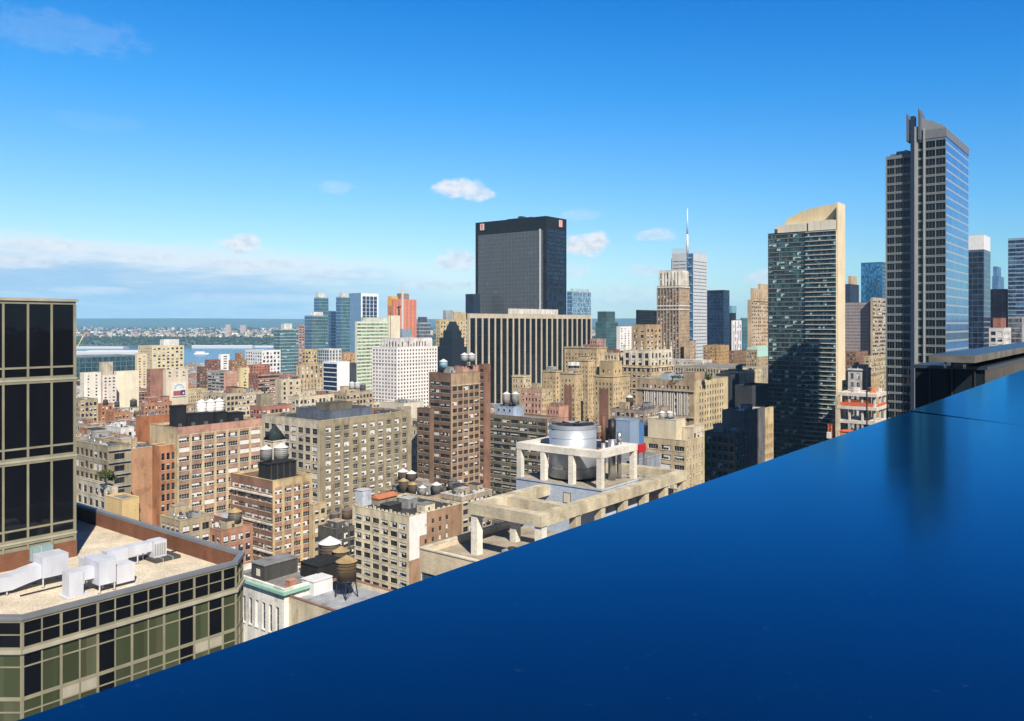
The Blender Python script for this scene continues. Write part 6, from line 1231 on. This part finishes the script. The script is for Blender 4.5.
def sky():
    w = bpy.data.worlds.new('World'); bpy.context.scene.world = w; w.use_nodes = True; nt = w.node_tree; bg = nt.nodes['Background']
    st = nd(nt, 'ShaderNodeTexSky', sky_type='NISHITA'); st.sun_disc = False; st.sun_elevation = SUN_EL; st.sun_rotation = math.pi-SUN_AZ; st.altitude = 100
    st.air_density = 1.0; st.dust_density = SKY['dust']; st.ozone_density = SKY['ozone']
    tc = nd(nt, 'ShaderNodeTexCoord'); sp = nd(nt, 'ShaderNodeSeparateXYZ'); nt.links.new(tc.outputs['Generated'], sp.inputs[0])
    def mt(op, a, b=None, c=None, clamp=False):
        n = nd(nt, 'ShaderNodeMath', operation=op); n.use_clamp = clamp
        for i, s in enumerate((a, b, c)):
            if s is None: continue
            if hasattr(s, 'is_output'): nt.links.new(s, n.inputs[i])
            else: n.inputs[i].default_value = s
        return n.outputs[0]
    az = mt('ARCTAN2', sp.outputs[0], sp.outputs[1]); el = mt('ARCSINE', sp.outputs[2])
    tint = ramp(nt, mt('MULTIPLY', el, 1/1.2), SKY['tint'])
    base = mul(nt, mul(nt, st.outputs[0], tint), ramp(nt, mt('ADD', mt('MULTIPLY', az, .75), .5), [(0, (1.12, 1.04, 1.0)), (.45, (.98, 1.0, 1.0)), (1, (.55, .86, .98))]))
    base = mul(nt, base, ramp(nt, mt('DIVIDE', mt('ABSOLUTE', az), math.pi), [(.30, (1, 1, 1)), (.52, (.5, .5, .52)), (1, (.42, .42, .45))]))
    def vec(sx, sy):
        cb = nd(nt, 'ShaderNodeCombineXYZ'); nt.links.new(mt('MULTIPLY', az, sx), cb.inputs[0]); nt.links.new(mt('MULTIPLY', el, sy), cb.inputs[1]); return cb.outputs[0]
    n1 = noise(nt, 1, 6, vec(38, 70), .62); n2 = noise(nt, 1, 6, vec(9, 60), .6); n3 = noise(nt, 1, 5, vec(70, 120), .6)
    mask = None
    def sm(v, lo, hi):
        n = nd(nt, 'ShaderNodeMapRange', interpolation_type='SMOOTHSTEP'); nt.links.new(v, n.inputs[0]); n.inputs[1].default_value = lo; n.inputs[2].default_value = hi; return n.outputs[0]
    def pe(px, py): a = math.atan((px-CX)/F); return a, math.atan((HY-py)/F*math.cos(a))
    def blob(px, py, rx, ry, s, amp=1.45, nz=None):
        a, e = pe(px, py); q = mt('DIVIDE', mt('SUBTRACT', az, a), rx/F*math.cos(a)**2); k = mt('DIVIDE', mt('SUBTRACT', el, e), ry/F)
        d = mt('SUBTRACT', 1, mt('SQRT', mt('ADD', mt('MULTIPLY', q, q), mt('MULTIPLY', k, k))))
        d = mt('ADD', d, mt('MULTIPLY', mt('SUBTRACT', nz or n1, .5), amp)); return mt('MULTIPLY', sm(d, .05, .5), s)
    for b in SKY['blobs']:
        o = blob(*b); mask = o if mask is None else mt('MAXIMUM', mask, o)
    shade = sm(n3, .3, .65)
    white = SKY['white']; greyc = SKY['grey']
    def mix(f, a, b):
        m = nd(nt, 'ShaderNodeMix', data_type='RGBA'); m.clamp_factor = True
        for i, s in ((0, f), (6, a), (7, b)):
            if hasattr(s, 'is_output'): nt.links.new(s, m.inputs[i])
            elif i == 0: m.inputs[0].default_value = s
            else: m.inputs[i].default_value = (*s, 1)
        return m.outputs[2]
    col = base
    # the long bank over the far shore: pale crest, slate body, hazy foot; it thins out to the right
    edge = mt('ADD', mt('MULTIPLY', az, SKY['slope']), mt('ADD', SKY['crest'], mt('MULTIPLY', mt('SUBTRACT', n2, .5), .045)))
    h = mt('SUBTRACT', edge, el)
    amt = mt('MULTIPLY', sm(h, -.008, .012), sm(mt('SUBTRACT', SKY['end'], az), 0, .45))
    body = ramp(nt, mt('DIVIDE', mt('ADD', h, mt('MULTIPLY', mt('SUBTRACT', n2, .5), .055)), .11), SKY['bank'])
    col = mix(mt('MULTIPLY', amt, .85), col, body)
    col = mix(mask, col, mix(shade, greyc, white))
    nt.links.new(col, bg.inputs['Color']); bg.inputs['Strength'].default_value = SKY['strength']

SKY = dict(dust=.3, ozone=2.5, strength=.075,
  tint=[(0, (1.08, 1.14, 1.16)), (.06, (1.02, 1.14, 1.22)), (.12, (.72, 1.12, 1.38)), (.22, (.26, 1.02, 1.55)), (.34, (.03, .82, 1.6)), (.55, (.04, .45, .95)), (1, (.06, .25, .5))],
  blobs=[(458, 188, 30, 12, .9), (476, 194, 26, 8, .8), (584, 246, 26, 13, 1), (598, 242, 16, 12, .95), (458, 261, 30, 13, .8), (241, 244, 26, 12, .95), (656, 235, 26, 8, .5), (646, 271, 24, 8, .45), (572, 272, 20, 10, .4), (760, 278, 20, 10, .6),
         (60, 32, 110, 20, .09), (95, 122, 70, 10, .04), (335, 187, 26, 8, .22), (580, 215, 26, 8, .2), (630, 295, 60, 14, .4), (50, 246, 46, 8, .6), (15, 262, 70, 7, .7), (150, 258, 60, 5, .5), (255, 264, 70, 6, .6), (340, 274, 60, 5, .5), (435, 285, 60, 6, .6), (90, 290, 90, 4, .35), (250, 297, 120, 4, .3), (700, 290, 40, 6, .35)],
  white=(8.6, 8.7, 8.9), grey=(6.2, 6.9, 7.9), crest=.069, slope=-.045, end=.10,
  bank=[(0, (7.9, 8.3, 8.8)), (.14, (7.7, 8.2, 8.8)), (.30, (4.6, 6.0, 7.9)), (.46, (2.9, 5.0, 7.7)), (.62, (4.9, 6.6, 8.3)), (.74, (3.5, 5.6, 8.0)), (.86, (5.0, 6.9, 8.5)), (1, (4.4, 6.6, 8.5))])

def haze():
    m = bpy.data.materials.new('air'); m.use_nodes = True; nt = m.node_tree; nt.nodes.remove(nt.nodes['Principled BSDF'])
    v = nd(nt, 'ShaderNodeVolumePrincipled'); v.inputs['Color'].default_value = (.28, .64, 1.0, 1); v.inputs['Density'].default_value = HAZE; v.inputs['Anisotropy'].default_value = -.3
    nt.links.new(v.outputs[0], nt.nodes['Material Output'].inputs['Volume'])
    t = MB(); t.box(-17200, 17200, -17200, 17200, -6, 520, m); t.build('haze', kind='stuff')
HAZE = 4.8e-5

def main():
    sc = bpy.context.scene
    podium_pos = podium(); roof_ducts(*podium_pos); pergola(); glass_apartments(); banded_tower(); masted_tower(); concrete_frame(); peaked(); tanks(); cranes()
    planted(None, None)
    for s in SPECS:
        if 'castellated loft with a white' in s['label']: s['post'] = battlements
        if 'gothic office block' in s['label']: s['post'] = pinnacles
        if 'black skyscraper' in s['label'] and 'numbered' in s['label']: s['post'] = fin_sign
        if 'wide tan classical block' in s['label']: s['post'] = arches
        if 'cream and salmon brick loft with' in s['label']: s['post'] = pink_band
        if 'maroon stripe' in s['label']: s['post'] = stripe
        if 'painted billboard' in s['label']: s['post'] = billboard
    infill(); infill_tanks(); build_all(); own_building(); canopy_house(); far_shore(); low_roofs(); shade_tower()
    for i, (lab, px, py, d, rx, rz_, n) in enumerate((('olive green shrub on the setback of the grey-green loft', 105.5, 474, 262, 2.6, 1.3, 420), ('small green tree on the roof of the classical block', 708, 377, 505, 2.4, 1.8, 160), ('green shrub row on the roof edge near the orange wall', 112, 478, 264, 1.4, 1.0, 160), ('green shrub beside the roof units of the classical block', 678, 377, 508, 5, .7, 160))):
        x, y, z = at(px, py, d); leafball(n, rx, rx, rz_, .32 if d < 300 else .5, MATS['leaf'], i, 0).build('shrub', None, (x, y, z)); o = bpy.data.objects[bpy.data.objects.keys()[-1]] if False else None
    for o in COL.objects:
        if o.name.startswith('shrub') and 'label' not in o: pass
    labs = ['olive green shrub on the setback of the grey-green loft', 'small green tree on the roof of the classical block', 'green shrub row at the balcony edge of the grey-green loft', 'low green planting beside the roof units of the classical block']
    for o, l in zip([o for o in COL.objects if o.name.split('.')[0] == 'shrub'], labs): tag(o, l, 'shrub')
    # steel roof units on the classical block and the long hall
    for i, (px, py, d, w, l, h, lab) in enumerate(((668, 380.2, 520, 8, 5, 4.5, 'grey blue steel roof unit with round fans, left on the classical block'), (679, 380.5, 518, 6, 5, 4, 'grey blue steel roof unit with round fans, right on the classical block'), (671, 424, 342, 4.5, 3, 2.2, 'grey steel cooling unit beside the two tanks on the cream block'), (571, 366, 600, 3, 3, 3, 'white roof unit, left of two on the striped hotel wing'), (576.5, 366, 600, 3, 3, 3, 'white roof unit, right of two on the striped hotel wing'))):
        x, y, z = at(px, py, d); o = thing('cooling_unit', lab, 'roof unit', (x, y, z), RZ); m = paint((.42, .48, .56), .45, .3) if i < 3 else BL_W; t = MB(); t.box(-w/2, w/2, -l/2, l/2, .3, h, m); t.box(-w/2, w/2, -l/2+.2, -l/2+.4, -4.5 if i > 2 else 0, .299, DKMET); t.box(-w/2, w/2, l/2-.4, l/2-.2, -4.5 if i > 2 else 0, .299, DKMET); t.build('casing', o)
        t = MB()
        for k in range(3): t.cyl(-w/2+w*(k+.5)/3, 0, h+.003, h+.5, min(w/6, l/2)*.85, DKMET, n=12)
        t.build('fan', o)
    sky(); haze()
    sun = bpy.data.lights.new('sun', 'SUN'); sun.energy = 5.0; sun.angle = math.radians(.53); sun.color = (1, .905, .77); so = bpy.data.objects.new('sun', sun); COL.objects.link(so)
    d = Vector((math.sin(SUN_AZ)*math.cos(SUN_EL), -math.cos(SUN_AZ)*math.cos(SUN_EL), math.sin(SUN_EL))); so.rotation_euler = d.to_track_quat('Z', 'Y').to_euler()
    cam = bpy.data.cameras.new('camera'); cam.sensor_width = 36; cam.lens = F/1024*36; cam.shift_y = -37.5/1024; cam.clip_start = .05; cam.clip_end = 60000
    co = bpy.data.objects.new('camera', cam); COL.objects.link(co); co.location = (0, 0, H); co.rotation_euler = (math.pi/2, 0, 0); sc.camera = co
    sc.render.engine = 'CYCLES'; sc.cycles.use_denoising = True; sc.cycles.max_bounces = 6; sc.cycles.diffuse_bounces = 2; sc.cycles.glossy_bounces = 4; sc.cycles.transmission_bounces = 2; sc.cycles.volume_bounces = 0
    sc.cycles.sample_clamp_indirect = 6
    vs = sc.view_settings; vs.view_transform = 'Standard'; vs.look = 'None'; vs.exposure = EXPO; vs.gamma = 1; vs.use_curve_mapping = False
    for v in list(VARS): pass
EXPO = 0.56; VARS = []
main()
